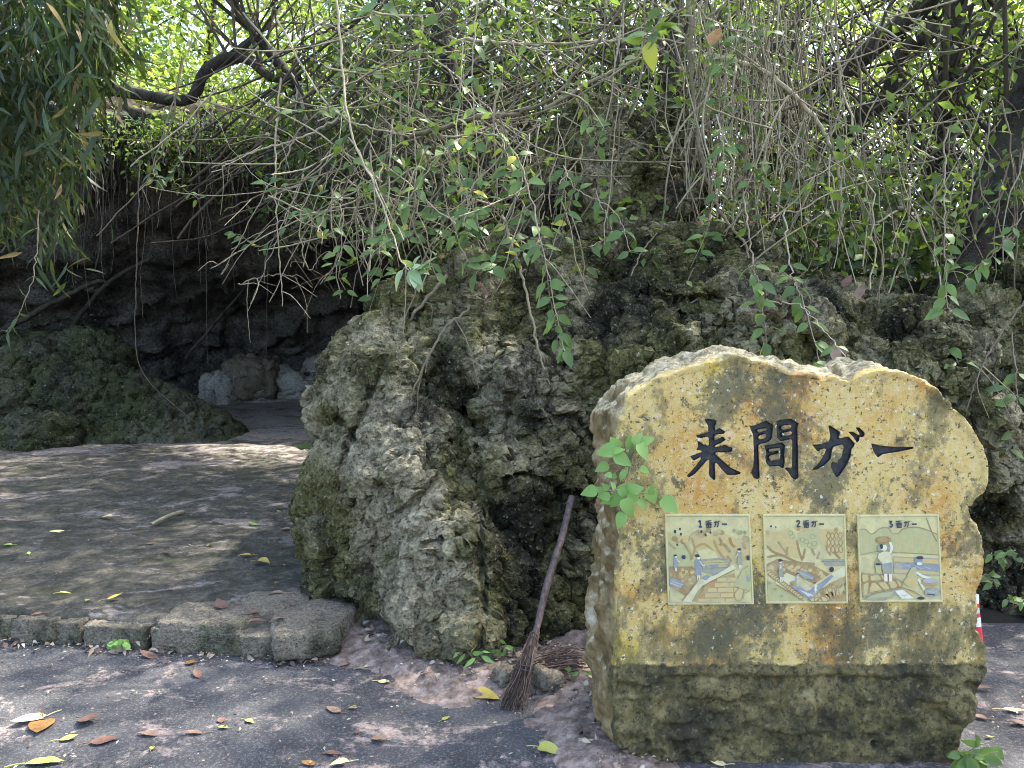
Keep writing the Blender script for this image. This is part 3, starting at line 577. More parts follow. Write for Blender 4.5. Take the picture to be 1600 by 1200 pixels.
class Pic:
    def __init__(s): s.bm = bmesh.new(); s.k = 0
    def face(s, pts, c):
        s.k += 1; h = 0.0012 + 0.00006 * s.k
        vs_ = [s.bm.verts.new((u, v, h)) for u, v in pts]
        try: f = s.bm.faces.new(vs_); f.material_index = TK.index(c)
        except ValueError: pass
    def poly(s, c, *p): s.face(p, c)
    def line(s, c, w, *p):
        P = spline([(a, b, 0) for a, b in p], max(2, 5 * (len(p) - 1) + 1))[:, :2] if len(p) > 2 else np.array(p, float)
        t = np.gradient(P, axis=0); t /= np.linalg.norm(t, axis=1)[:, None] + 1e-9; nn = np.stack([-t[:, 1], t[:, 0]], 1) * w / 2
        for i in range(len(P) - 1): s.face([tuple(P[i] - nn[i]), tuple(P[i + 1] - nn[i + 1]), tuple(P[i + 1] + nn[i + 1]), tuple(P[i] + nn[i])], c)
    def blob(s, c, u, v, ru, rv, n=12, j=0.12):
        s.face([(u + ru * math.cos(a) * (1 + random.uniform(-j, j)), v + rv * math.sin(a) * (1 + random.uniform(-j, j))) for a in [2 * math.pi * i / n for i in range(n)]], c)
    def stone_px(s, *p, c='stone', w=0.016):
        s.poly(c, *p); s.line('brown', w, *(list(p) + [p[0]]))
def caption(num, u0):
    s = Pic(); b = 'navy'; w = 0.017
    if num == 1: s.line(b, w, (u0, .07), (u0 + .02, .055), (u0 + .02, .125)); s.line(b, w, (u0 + .002, .125), (u0 + .04, .125))
    if num == 2: s.line(b, w, (u0, .07), (u0 + .02, .055), (u0 + .04, .07), (u0 + .005, .122)); s.line(b, w, (u0 + .002, .122), (u0 + .05, .122))
    if num == 3: s.line(b, w, (u0, .06), (u0 + .035, .06), (u0 + .015, .085), (u0 + .04, .1), (u0 + .025, .124), (u0, .12))
    x = u0 + .085
    s.line(b, .012, (x, .06), (x + .07, .053)); s.line(b, .012, (x + .035, .055), (x + .035, .13)); s.line(b, .012, (x - .002, .078), (x + .075, .078)); s.line(b, .01, (x + .035, .078), (x, .098)); s.line(b, .01, (x + .035, .078), (x + .075, .098))
    for a in ((x + .012, .096, x + .062, .096), (x + .012, .113, x + .062, .113), (x + .012, .131, x + .062, .131), (x + .012, .09, x + .012, .135), (x + .062, .09, x + .062, .135)): s.line(b, .011, a[:2], a[2:])
    x += .10
    s.line(b, .014, (x, .075), (x + .048, .07), (x + .045, .115), (x + .034, .122)); s.line(b, .014, (x + .022, .055), (x + .02, .09), (x, .124)); s.line(b, .011, (x + .052, .053), (x + .06, .066)); s.line(b, .011, (x + .066, .05), (x + .074, .062))
    s.line(b, .018, (x + .095, .09), (x + .155, .09)); return s
def person(s, u, v, h, top='blue', low='blue', face=1):
    s.poly('white', (u - .05 * h, v + .55 * h), (u + .05 * h, v + .55 * h), (u + .06 * h, v + h), (u + .01 * h, v + h), (u, v + .7 * h), (u - .02 * h, v + h), (u - .07 * h, v + h))
    s.poly(low, (u - .11 * h, v + .45 * h), (u + .1 * h, v + .45 * h), (u + .13 * h, v + .8 * h), (u - .13 * h, v + .8 * h)); s.poly(top, (u - .12 * h, v + .2 * h), (u + .1 * h, v + .2 * h), (u + .1 * h, v + .48 * h), (u - .11 * h, v + .48 * h))
    s.line('white', .05 * h, (u + .08 * h * face, v + .26 * h), (u + .2 * h * face, v + .42 * h), (u + .28 * h * face, v + .4 * h)); s.blob('white', u + .03 * h * face, v + .11 * h, .07 * h, .085 * h); s.blob('navy', u - .01 * h, v + .05 * h, .1 * h, .06 * h)
def pic1():
    s = Pic(); s.poly('green', (.0, .22), (.1, .2), (.28, .28), (.3, .62), (.0, .62))
    s.poly('tan', (.28, .2), (.42, .24), (.58, .2), (.7, .2), (.85, .26), (1, .26), (1, .5), (.78, .56), (.62, .5), (.35, .42), (.28, .3))
    for i in range(34):
        u = random.uniform(.02, .98); v = .2 + .05 * math.sin(u * 9) + random.uniform(0, .05); s.blob(random.choice(['rust', 'tan', 'brown', 'tan']), u, v, .035, .03)
    for p in [((.1, .18), .016), ((.16, .15), .012), ((.17, .21), .013), ((.42, .18), .014), ((.47, .22), .013), ((.53, .19), .012), ((.12, .33), .012)]: s.blob('navy', *p[0], p[1], p[1] * 1.3)
    for u in (.82, .87, .9, .95): s.blob('dgreen', u, .17 + .02 * (u > .86), .02, .025)
    for p in [[(.63, .25), (.66, .3), (.64, .34)], [(.76, .25), (.78, .32), (.82, .36)], [(.68, .32), (.72, .36), (.76, .42)], [(.72, .46), (.77, .52)], [(.92, .3), (.95, .38)]]: s.line('brown', .03, *p)
    for p in [[(.3, .25), (.33, .38), (.28, .5)], [(.34, .36), (.45, .32), (.55, .4)], [(.57, .28), (.62, .4), (.7, .5)], [(.0, .3), (.1, .38)], [(.2, .3), (.27, .42), (.3, .5)]]: s.line('rust', .022, *p)
    s.poly('cream', (.36, .4), (.5, .37), (.58, .42), (.62, .5), (.4, .5)); s.poly('grey', (.4, .5), (.6, .48), (.76, .5), (.74, .6), (.55, .68), (.42, .64)); s.poly('green', (.42, .52), (.6, .5), (.73, .53), (.7, .58), (.5, .6))
    for k in range(4): s.line('brown', .008, (.44 + .02 * k, .51 + .03 * k), (.75, .5 + .03 * k))
    s.poly('brown', (0, .58), (.3, .58), (.35, .72), (.2, .92), (0, .8))
    for i in range(30): s.blob(random.choice(['rust', 'tan', 'brown']), random.uniform(.02, .32), random.uniform(.6, .78), .022, .018)
    s.poly('blue', (0, .7), (.12, .74), (.2, .78), (.13, .83), (0, .79)); s.line('lblue', .012, (.02, .74), (.1, .77), (.17, .79)); s.line('white', .006, (.0, .76), (.08, .79), (.14, .81))
    s.poly('rust', (.3, .98), (.45, .78), (.8, .66), (.85, .98)); ys = [.70, .76, .82, .88, .94, .995]
    for r in range(5):
        x = .58 - .06 * r + .03 * (r % 2)
        while x < .88:
            w = random.uniform(.12, .2); s.poly('stone', (x + .008, ys[r] + .01), (x + w - .01, ys[r] + .008), (x + w - .006, ys[r + 1] - .008), (x + .004, ys[r + 1] - .006)); x += w
    s.stone_px((.78, .9), (.85, .83), (.9, .86), (.86, .97), (.8, .96)); s.poly('cream', (.86, .99), (.94, .88), (1, .86), (1, .99)); s.poly('green', (.78, .8), (.9, .62), (1, .56), (1, .86), (.9, .84)); s.blob('grey', .96, .72, .025, .045)
    s.poly('cream', (0, .99), (.0, .85), (.08, .88), (.16, .99)); s.poly('pale', (.14, .99), (.36, .73), (.56, .68), (.78, .56), (.82, .6), (.55, .73), (.4, .8), (.27, .99))
    s.line('brown', .01, (.15, .98), (.36, .74)); s.line('brown', .01, (.27, .98), (.42, .8), (.8, .62)); s.poly('blue', (.4, .72), (.47, .67), (.5, .7), (.45, .74))
    person(s, .09, .44, .19); s.blob('navy', .19, .47, .025, .025); person(s, .36, .44, .3); s.poly('blue', (.46, .58), (.6, .55), (.6, .58), (.47, .61))
    person(s, .87, .37, .24, 'grey', 'grey', -1); s.blob('navy', .97, .48, .02, .03); return s
def pic2():
    s = Pic(); s.poly('tan', (0, .16), (.12, .2), (.3, .14), (.38, .2), (.42, .5), (.2, .46), (0, .36)); s.poly('green', (.4, .2), (.5, .16), (.64, .16), (.72, .3), (.62, .4), (.45, .36))
    s.poly('tan', (.64, .16), (.8, .15), (1, .19), (1, .5), (.75, .4), (.68, .28))
    for i in range(30):
        u = random.uniform(0, .98); s.blob(random.choice(['rust', 'tan', 'tan']), u, .17 + .03 * math.sin(u * 11) + random.uniform(0, .03), .026, .024)
    for p in [((.08, .12), .012), ((.14, .13), .01)]: s.blob('navy', *p[0], p[1], p[1])
    for c in [(.47, .28), (.52, .3), (.6, .24), (.56, .34), (.62, .32), (.34, .24), (.32, .2)]: s.blob('dgreen', *c, .035, .03); s.blob('green', *c, .026, .021)
    for p in [[(.02, .35), (.1, .42), (.22, .46)], [(.16, .3), (.22, .38), (.28, .45)], [(.28, .36), (.26, .46)], [(.4, .28), (.42, .4), (.46, .52)], [(.5, .38), (.47, .5)], [(.58, .38), (.62, .46)], [(.68, .42), (.65, .5)], [(.8, .36), (.88, .44), (.94, .5)], [(.76, .34), (.82, .46)], [(.02, .48), (.2, .46), (.4, .54), (.62, .56)]]: s.line('brown', .028, *p)
    for r in range(3):
        for k in range(4): s.stone_px(*[(.8 + .05 * k + .022 * math.cos(a), .23 + .08 * r + .035 * math.sin(a)) for a in np.linspace(0, 5.3, 6)], c='tan', w=.012)
    s.poly('grey', (.7, .5), (1, .5), (1, .58), (.75, .58)); s.line('brown', .01, (.7, .53), (1, .53)); s.poly('brown', (0, .56), (.15, .5), (.4, .54), (.62, .58), (.8, .68), (.62, .8), (.4, .7), (.25, .74), (0, .62))
    for i in range(60):
        u = random.uniform(0, .78); v = .54 + .12 * u + random.uniform(0, .13); s.blob(random.choice(['stone', 'tan', 'rust']), u, v, .026, .02)
    s.poly('pale', (.1, .78), (.25, .66), (.4, .72), (.6, .86), (.45, .95)); s.poly('pale', (.55, .82), (.8, .68), (1, .58), (1, .7), (.7, .84)); s.poly('green', (0, .74), (.3, .9), (.44, 1), (0, 1))
    for i in range(16): u = i / 16; s.stone_px(*[(.03 + .42 * u + .03 * math.cos(a), .66 + .3 * u + .022 * math.sin(a)) for a in np.linspace(0, 5.3, 6)], c='stone', w=.01)
    s.poly('rust', (.5, .98), (.62, .9), (.8, .78), (1, .7), (1, .99))
    for i in range(26): u = random.uniform(.55, .97); s.stone_px(*[(u + .045 * math.cos(a), min(.97, 1.22 - .48 * u + random.uniform(-.02, .18)) + .025 * math.sin(a)) for a in np.linspace(0, 5.3, 6)], c='stone', w=.012)
    s.poly('blue', (.36, .64), (.46, .63), (.6, .7), (.58, .74), (.48, .72)); s.poly('blue', (.28, .8), (.4, .8), (.5, .88), (.62, .82), (.82, .68), (.84, .7), (.66, .86), (.55, .97), (.45, .92))
    for k in range(5): s.line('lblue', .008, (.4 + .03 * k, .64 + .015 * k), (.46 + .03 * k, .68 + .012 * k)); s.line('white', .007, (.42 + .03 * k, .86 + .01 * k), (.52 + .015 * k, .93))
    for c in [(.03, .78), (.1, .85), (.18, .93)]: s.blob('dgreen', *c, .018, .014)
    s.line('brown', .01, (.12, .8), (.3, .9), (.46, .99)); person(s, .18, .5, .26, 'grey', 'grey', 0); s.blob('brown', .34, .78, .045, .03); person(s, .39, .66, .15, 'white', 'white'); person(s, .61, .77, .12, 'white', 'white'); s.blob('navy', .82, .62, .03, .03); return s
def pic3():
    s = Pic(); s.poly('green', (0, .16), (.08, .15), (.16, .21), (.28, .14), (.38, .14), (.42, .2), (.5, .2), (.56, .15), (.72, .13), (.85, .16), (.95, .2), (1, .22), (1, .46), (.5, .44), (0, .46))
    for i in range(24): u = .03 + i * .04; s.line('tan', .009, (u, .22), (u + random.uniform(-.01, .015), .42))
    s.line('brown', .012, (0, .16), (.08, .15), (.16, .21), (.28, .14), (.38, .14), (.42, .2), (.5, .2), (.56, .15), (.72, .13), (.85, .16), (1, .22)); s.line('brown', .008, (0, .46), (.2, .42), (.5, .43), (1, .46))
    s.line('brown', .012, (.86, .02), (.92, .18), (.98, .3)); s.poly('tan', (.42, .48), (1, .5), (1, .57), (.42, .54)); s.poly('blue', (.42, .55), (1, .58), (1, .65), (.42, .62)); s.poly('tan', (.42, .62), (1, .66), (1, .71), (.42, .67))
    for k in range(4): s.line('lblue', .01, (.45 + .12 * k, .57 + .01 * k), (.53 + .12 * k, .6 + .01 * k))
    for v in (.48, .54, .62, .67): s.line('grey', .01, (.42, v), (1, v + .03))
    s.poly('rust', (0, .66), (.15, .68), (.4, .7), (.54, .78), (.5, .86), (.3, .88), (0, .97))
    for p in [((.01, .68), (.09, .69), (.1, .76), (.02, .78)), ((.11, .7), (.22, .69), (.26, .75), (.13, .77)), ((.24, .69), (.32, .7), (.3, .76), (.27, .75)), ((.02, .8), (.1, .78), (.07, .93), (.02, .94)), ((.12, .79), (.18, .78), (.26, .87), (.1, .9)), ((.2, .78), (.3, .77), (.36, .86), (.28, .87)), ((.33, .77), (.42, .76), (.46, .83), (.38, .86)), ((.43, .74), (.5, .78), (.5, .83), (.47, .83))]: s.stone_px(*p, c='stone', w=.018)
    s.poly('grey', (0, .99), (.14, .92), (.45, .86), (.5, .9), (.3, .99)); s.poly('green', (.06, .97), (.2, .92), (.4, .89), (.36, .95)); s.poly('white', (.42, .88), (.52, .87), (.66, .97), (.5, .98)); s.line('tan', .01, (.5, .94), (.58, .93)); s.poly('tan', (.55, .87), (.68, .92), (.78, .98), (.66, .97)); s.line('brown', .012, (.5, .84), (.68, .9), (.79, .98)); s.blob('navy', .74, .97, .05, .018)
    # standing carrier with a basket on the head and a pail
    s.blob('brown', .3, .28, .1, .045); s.blob('rust', .29, .27, .07, .028); s.poly('white', (.29, .66), (.33, .66), (.33, .77), (.29, .77)); s.poly('white', (.35, .66), (.39, .66), (.39, .77), (.35, .77)); s.poly('grey', (.28, .54), (.39, .54), (.4, .68), (.28, .68)); s.poly('blue', (.27, .54), (.38, .54), (.39, .63), (.27, .63))
    s.poly('pale', (.23, .44), (.3, .41), (.38, .42), (.4, .54), (.28, .56), (.22, .5)); s.line('white', .03, (.38, .43), (.4, .37), (.38, .3)); s.line('brown', .008, (.22, .5), (.2, .56)); s.blob('grey', .24, .38, .025, .035); s.blob('white', .3, .37, .045, .035); s.blob('navy', .27, .355, .02, .03); s.blob('grey', .36, .37, .02, .03)
    s.poly('green', (.18, .56), (.26, .56), (.25, .67), (.19, .67)); s.blob('navy', .22, .565, .038, .014); s.line('grey', .01, (.18, .56), (.22, .5), (.26, .56))
    # crouching washer
    s.blob('tan', .63, .77, .09, .065); s.poly('green', (.58, .7), (.64, .6), (.7, .6), (.7, .72), (.62, .74)); s.blob('blue', .73, .52, .05, .045); s.blob('navy', .75, .49, .045, .02); s.blob('white', .74, .56, .035, .02); s.line('white', .03, (.7, .66), (.78, .71), (.88, .73)); s.line('white', .03, (.72, .74), (.75, .8), (.79, .87))
    s.blob('rust', .86, .79, .11, .04); s.blob('lblue', .87, .76, .1, .028); s.blob('blue', .89, .9, .1, .055); s.line('lblue', .012, (.82, .88), (.9, .9), (.96, .87)); s.line('navy', .012, (.82, .92), (.92, .93)); return s
CORN = [[(1041, 806), (1169, 806), (1175, 941), (1046, 942)], [(1194, 806), (1318, 806), (1322, 940), (1199, 940)], [(1341, 807), (1464, 806), (1470, 938), (1346, 938)]]
CAPT = ['picture tile of a woman by a cistern on a stone path, captioned 1', 'picture tile of bathers beside a stone lined pool, captioned 2', 'picture tile of a woman with a basket on her head, captioned 3']
random.seed(3)
for k, (cn, pf, cu) in enumerate(zip(CORN, (pic1, pic2, pic3), (.39, .4, .385))):
    def W(u, v, h):
        a, b, c, d = [np.array(q, float) for q in cn]; p = (a * (1 - u) + b * u) * (1 - v) + (d * (1 - u) + c * u) * v
        return at(p[0], p[1], FY - 0.004) - Vector((0, h, 0))
    bm = bmesh.new()                                   # slab with a raised rim
    def quad_ring(m, h): return [bm.verts.new(W(u, v, h)) for u, v in ((m, m), (1 - m, m), (1 - m, 1 - m), (m, 1 - m))]
    rs = [quad_ring(-.02, -.02), quad_ring(-.02, .0028), quad_ring(-.012, .0036), quad_ring(.0, .0036), quad_ring(.008, .0008)]
    for a, b in zip(rs[:-1], rs[1:]):
        for i in range(4): bm.faces.new((a[i], a[(i + 1) % 4], b[(i + 1) % 4], b[i]))
    bm.faces.new(rs[-1]); bmesh.ops.recalc_face_normals(bm, faces=bm.faces[:]); tm = bpy.data.meshes.new('picture_tile'); bm.to_mesh(tm); bm.free(); use_mat(tm, TM['cream'])
    tile = under('picture_tile', tm, sign); tile['label'] = CAPT[k]
    for nm, s in (('picture_relief', pf()), ('caption', caption(k + 1, cu))):
        for v in s.bm.verts: v.co.z = .0012 + (v.co.z - .0012) * .005 / (.00006 * max(s.k, 1))
        for v in s.bm.verts: v.co = W(min(max(v.co.x, .008), .992), min(max(v.co.y, .008), .992), v.co.z + (0.001 if nm == 'caption' else 0))
        pm = bpy.data.meshes.new(nm); s.bm.to_mesh(pm); s.bm.free()
        for kk in TK: pm.materials.append(TM[kk])
        obj(nm, pm, tile)
random.seed(21)

# red and white marker behind the stone's right edge
mk = empty('marker_cone', (at(1521, 1000, 3.7).x, 3.7, -0.03), 'red and white marker cone mostly hidden behind the right edge of the sign stone', 'traffic cone')
M_RED = plain_mat('red_plastic', (0.62, 0.03, 0.05), (0.7, 0.06, 0.08), 8, 0.4, 0); M_WHT = plain_mat('white_plastic', (0.8, 0.8, 0.8), (0.72, 0.72, 0.72), 8, 0.4, 0)
def lathe(name, prof_, mat, par, n=28):
    a = np.arange(n) * 2 * np.pi / n; V = np.concatenate([np.stack([r * np.cos(a), r * np.sin(a), np.full(n, z)], 1) for r, z in prof_]); i = np.arange(len(prof_) - 1)[:, None] * n; j = np.arange(n)[None]
    return obj(name, mesh_np(name, V, np.stack([i + j, i + (j + 1) % n, i + n + (j + 1) % n, i + n + j], -1).reshape(-1, 4), mat, True), par)
lathe('cone_tip', [(0.001, .50), (.022, .495), (.026, .42)], M_WHT, mk); lathe('upper_band', [(.026, .42), (.040, .30)], M_RED, mk); lathe('white_band', [(.040, .30), (.050, .22)], M_WHT, mk); lathe('lower_band', [(.050, .22), (.075, .02)], M_RED, mk)
lathe('base_plate', [(.075, .02), (.12, .02), (.12, .0)], M_RED, mk)
s = Pic(); s.line('white', .012, (-.018, .38), (-.022, .36), (-.018, .335), (-.008, .335), (-.004, .36), (-.008, .38), (-.018, .38)); s.line('white', .01, (.012, .335), (.012, .385), (.002, .352), (.022, .352))
for v in s.bm.verts: r_ = .026 + (.42 - v.co.y) / .12 * .014 + .0015; v.co = Vector((r_ * math.sin(v.co.x / r_), -r_ * math.cos(v.co.x / r_), v.co.y))
pm = bpy.data.meshes.new('number'); s.bm.to_mesh(pm); s.bm.free()
for kk in TK: pm.materials.append(TM[kk])
obj('number', pm, mk); mk.scale = (.62, .62, .56)

# ------------------------------------------------------------------ twig broom leaning on the rock
M_HAND = plain_mat('weathered_wood', (0.035, 0.027, 0.025), (0.13, 0.10, 0.095), 12, 0.6, 0.6, (6, 6, 0.6)); M_TWIG = tint_mat('dry_twigs', [(0, (0.04, 0.026, 0.023)), (0.5, (0.10, 0.065, 0.055)), (1, (0.24, 0.175, 0.14))])
bt = at(893, 776, 3.80); bj = at(838, 985, 3.32); bb = atz(798, 1112, 0.0)
broom = empty('broom', bb, 'old twig broom with dark wooden handle leaning on the rock beside the sign', 'broom')
hp = spline([bt, bt.lerp(bj, .33) + Vector((.006, 0, .004)), bt.lerp(bj, .66) - Vector((.006, 0, 0)), bj, bj.lerp(bb, .25)], 30); rr = np.interp(np.linspace(0, 1, 30), [0, .3, .42, .45, .8, 1], [.0155, .0168, .016, .018, .0145, .012])
rr = rr * (1 + .05 * RNG.standard_normal(30)); hm = tube_mesh('handle', [hp], [rr], M_HAND, 12)
bmc = bmesh.new(); bmc.from_mesh(hm); bmesh.ops.holes_fill(bmc, edges=bmc.edges[:]); bmc.to_mesh(hm); bmc.free()
def child(name, me, par, **k):
    o = obj(name, me, par, **k); o.matrix_parent_inverse = Matrix.Translation(-par.location); return o
child('handle', hm, broom)
ax = (bb - bj).normalized(); sx = Vector((1, 0, 0)) - ax * ax.x; sx.normalize(); sy = ax.cross(sx)
for i in range(110):
    a = random.uniform(0, 6.28); q = math.sqrt(random.random()); t0 = random.uniform(0, .25); t1 = random.uniform(.82, 1.03)
    pts = []
    for t in np.linspace(t0, t1, 6):
        w = .017 + .042 * t ** 1.1; j = Vector([random.gauss(0, .003 + .004 * t) for _ in range(3)])
        p = bj.lerp(bb, t) + sx * (math.cos(a) * q * w) + sy * (math.sin(a) * q * w * .7) + j; p.z = max(p.z, .004); pts.append(p)
    child('bristle_twig', tube_mesh('bristle_twig', [spline(pts, 8)], [np.linspace(random.uniform(.0022, .0042), .0011, 8)], M_TWIG, 4), broom)
for t in (.06, .12, .48, .53):
    w = (.017 + .042 * t ** 1.1) * 1.06; c = bj.lerp(bb, t); ring_ = [c + sx * (math.cos(a) * w) + sy * (math.sin(a) * w * .72) + ax * .006 * math.sin(a * 2 + t * 9) for a in np.linspace(0, 6.283, 20)]
    child('binding', tube_mesh('binding', [np.array([list(p) for p in ring_])], [.0028], M_HAND, 4), broom)
# ------------------------------------------------------------------ leaves and stems
def leaf_tpl(kind, rows=6, curl=0.25, fold=0.22):
    t = np.linspace(0, 1, rows)
    w = {'ovate': 0.27 * np.sin(np.pi * t ** 0.75) ** 0.85, 'heart': 0.40 * np.sin(np.pi * np.clip(t * 0.93 + 0.07, 0, 1) ** 0.62) ** 0.9, 'lance': 0.075 * np.sin(np.pi * t ** 0.6),
         'round': 0.42 * np.sin(np.pi * t ** 0.95) ** 0.7, 'long': 0.17 * np.sin(np.pi * t ** 0.8)}[kind]
    w[0] = max(w[0], 0.012); w[-1] = 0.004
    V = []
    for i in range(rows):
        zc = -curl * t[i] ** 2
        V += [(-w[i], t[i], zc + fold * w[i]), (0, t[i], zc), (w[i], t[i], zc + fold * w[i])]
    F = []
    for i in range(rows - 1):
        a = 3 * i; F += [(a, a + 1, a + 4, a + 3), (a + 1, a + 2, a + 5, a + 4)]
    return np.array(V, np.float32), np.array(F, np.int32)
def frames(d, n):
    d = d / (np.linalg.norm(d, axis=1)[:, None] + 1e-9); n = n - d * (n * d).sum(1)[:, None]; n = n / (np.linalg.norm(n, axis=1)[:, None] + 1e-9)
    return np.stack([np.cross(d, n), d, n], 2)
def leaf_cloud(name, P, D, Nn, S, mat, kind='ovate', rows=4, curl=0.25, tint=None):
    V0, F0 = leaf_tpl(kind, rows, curl); M = frames(D, Nn); n = len(P)
    V = np.einsum('nij,mj->nmi', M, V0) * S[:, None, None] + P[:, None, :]
    F = F0[None] + (np.arange(n) * len(V0))[:, None, None]
    T = RNG.random(n) if tint is None else tint
    return mesh_np(name, V.reshape(-1, 3), F.reshape(-1, 4), mat, True, np.repeat(T, len(V0)))
def rnd_dirs(n, down=0.3):
    D = RNG.standard_normal((n, 3)); D[:, 2] = D[:, 2] * 0.6 - down; return D
def rnd_norm(n, up=1.0):
    N_ = RNG.standard_normal((n, 3)) * 0.55; N_[:, 2] += up; N_[:, 1] -= 0.25; return N_

M_LV = leaf_mat('vine_leaf', [(0, (0.055, 0.105, 0.032)), (0.5, (0.095, 0.17, 0.05)), (0.93, (0.15, 0.24, 0.07)), (0.97, (0.45, 0.42, 0.05))], 0.32, 0.42, 'obj')
M_LVP = leaf_mat('pale_vine_leaf', [(0, (0.20, 0.31, 0.14)), (1, (0.34, 0.43, 0.25))], 0.25, 0.3, 'obj', 0.6)
M_SEED = leaf_mat('seedling_leaf', [(0, (0.15, 0.30, 0.07)), (1, (0.27, 0.44, 0.12))], 0.3, 0.5, 'obj')
M_BG = leaf_mat('canopy_leaf', [(0, (0.08, 0.13, 0.028)), (0.5, (0.17, 0.23, 0.045)), (1, (0.29, 0.33, 0.07))], 0.55, 0.5)  # lit leaf copy, backlit glow put into its bright colour
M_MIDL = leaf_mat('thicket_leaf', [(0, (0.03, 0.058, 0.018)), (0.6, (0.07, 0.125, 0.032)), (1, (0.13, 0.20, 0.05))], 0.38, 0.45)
M_DARKL = leaf_mat('shade_tinted_leaf', [(0, (0.016, 0.036, 0.016)), (0.7, (0.03, 0.065, 0.023)), (1, (0.055, 0.105, 0.036))], 0.22, 0.45)  # dark leaf copy, deep shade put into its colour
M_BAM = leaf_mat('bamboo_leaf', [(0, (0.012, 0.024, 0.016)), (0.6, (0.02, 0.04, 0.022)), (0.88, (0.035, 0.06, 0.03)), (0.92, (0.22, 0.14, 0.06)), (1, (0.24, 0.16, 0.09))], 0.18, 0.5)
M_BAMO = leaf_mat('bamboo_leaf_single', [(0, (0.014, 0.028, 0.018)), (0.6, (0.026, 0.052, 0.026)), (0.88, (0.05, 0.085, 0.04)), (0.94, (0.3, 0.19, 0.09))], 0.3, 0.5, 'obj')
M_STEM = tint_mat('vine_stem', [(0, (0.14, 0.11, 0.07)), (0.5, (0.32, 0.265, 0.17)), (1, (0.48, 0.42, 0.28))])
M_STEMD = tint_mat('shaded_stem', [(0, (0.035, 0.028, 0.02)), (0.6, (0.09, 0.07, 0.05)), (1, (0.2, 0.16, 0.11))])  # dark copy of the vine stem, thicket shade painted into its colour
M_ROOT = tint_mat('hanging_root', [(0, (0.03, 0.025, 0.022)), (0.7, (0.075, 0.06, 0.05)), (1, (0.2, 0.165, 0.13))])
M_BARK = rock_mat('bark', (0.085, 0.07, 0.055), (0.045, 0.037, 0.03), (0.03, 0.033, 0.018), (0.015, 0.012, 0.01), 0.3, 0.55, 3.0)

LEAF = {}
for kind in ('ovate', 'heart', 'lance', 'round', 'long'):
    for v in range(3):
        for mk_, mt in (('v', M_LV), ('p', M_LVP), ('s', M_SEED), ('b', M_BAMO)):
            V_, F_ = leaf_tpl(kind, 7, [.15, .3, .45][v], [.15, .25, .1][v]); V_ = V_ + 0.02 * np.stack([0 * V_[:, 0], 0 * V_[:, 0], vnoise(V_ * 4 + v * 9, v)], 1)
            LEAF[kind, mk_, v] = (V_, F_, mt, None)
def leaf_me(kind, mk_, v):
    V_, F_, mt, me = LEAF[kind, mk_, v]
    if me is None: me = mesh_np('leaf', V_, F_, mt, True); LEAF[kind, mk_, v] = (V_, F_, mt, me)
    return me
def put_leaf(par, p, d, n, size, kind='ovate', mk_='v', name='leaf'):
    M = frames(np.array([list(d)], float), np.array([list(n)], float))[0]
    o = obj(name, leaf_me(kind, mk_, random.randrange(3)), par)
    m = Matrix.Identity(4)
    for i in range(3):
        for j in range(3): m[i][j] = M[i][j] * size * (random.uniform(.8, 1.1) if j == 0 else 1)
    m.translation = Vector(p) - par.location; o.matrix_local = m; return o

def vine(label, pts, r, leaves=(), size=0.09, mk_='v', kind='ovate', cat='vine', group='leafy vines hanging over the rock', twigs=0, mat=None, name='hanging_vine', whorl=False):
    """pts (px, py, Y); leaves: (t0, t1, pairs) spans"""
    P = spline([at(*p) for p in pts], 8 + 6 * len(pts)); P = P + 0.006 * RNG.standard_normal(P.shape) * np.linspace(1, .4, len(P))[:, None]
    root = empty(name, Vector(P[0]), label, cat, group); L = np.array(root.location)
    obj('stem', tube_mesh('stem', [P - L], [np.linspace(r, r * .45, len(P))], mat or M_STEM, 6), root)
    T = np.gradient(P, axis=0); n = len(P)
    for t0, t1, k in leaves:
        for t in np.linspace(t0, t1, k):
            i = min(int(t * (n - 1)), n - 2); u = t * (n - 1) - i; p = P[i] * (1 - u) + P[i + 1] * u; tg = T[i] / (np.linalg.norm(T[i]) + 1e-9)
            ph = random.uniform(0, 6.28)
            for sgn in (-1, 1):
                a = np.cross(tg, [0.2, -1, 0.3]); a /= np.linalg.norm(a) + 1e-9; b = np.cross(tg, a)
                side = a * math.cos(ph * .35) * sgn + b * math.sin(ph) * .5 * sgn
                d = side + tg * .35 + np.array([0, -.25, -.15]) + .25 * RNG.standard_normal(3)
                nn = np.array([0, -.75, .75]) + .35 * RNG.standard_normal(3); s = size * random.uniform(.7, 1.15)
                q = p + d / np.linalg.norm(d) * s * .18
                obj('leaf_stalk', tube_mesh('leaf_stalk', [np.array([p, q]) - L], [r * .35 + .0006], mat or M_STEM, 4), root)
                put_leaf(root, q, d, nn, s, kind, mk_)
    for _ in range(twigs):
        i = random.randrange(2, n - 1); p = P[i]; d = RNG.standard_normal(3) * .6 + np.array([0, -.1, -.5]); ln = random.uniform(.08, .35)
        Q = np.array([p, p + d * ln * .5 + .02 * RNG.standard_normal(3), p + d * ln + np.array([0, 0, -.3 * ln])]); obj('side_twig', tube_mesh('side_twig', [spline(Q, 6) - L], [np.linspace(r * .55, r * .25, 6)], mat or M_STEM, 4), root)
    return root

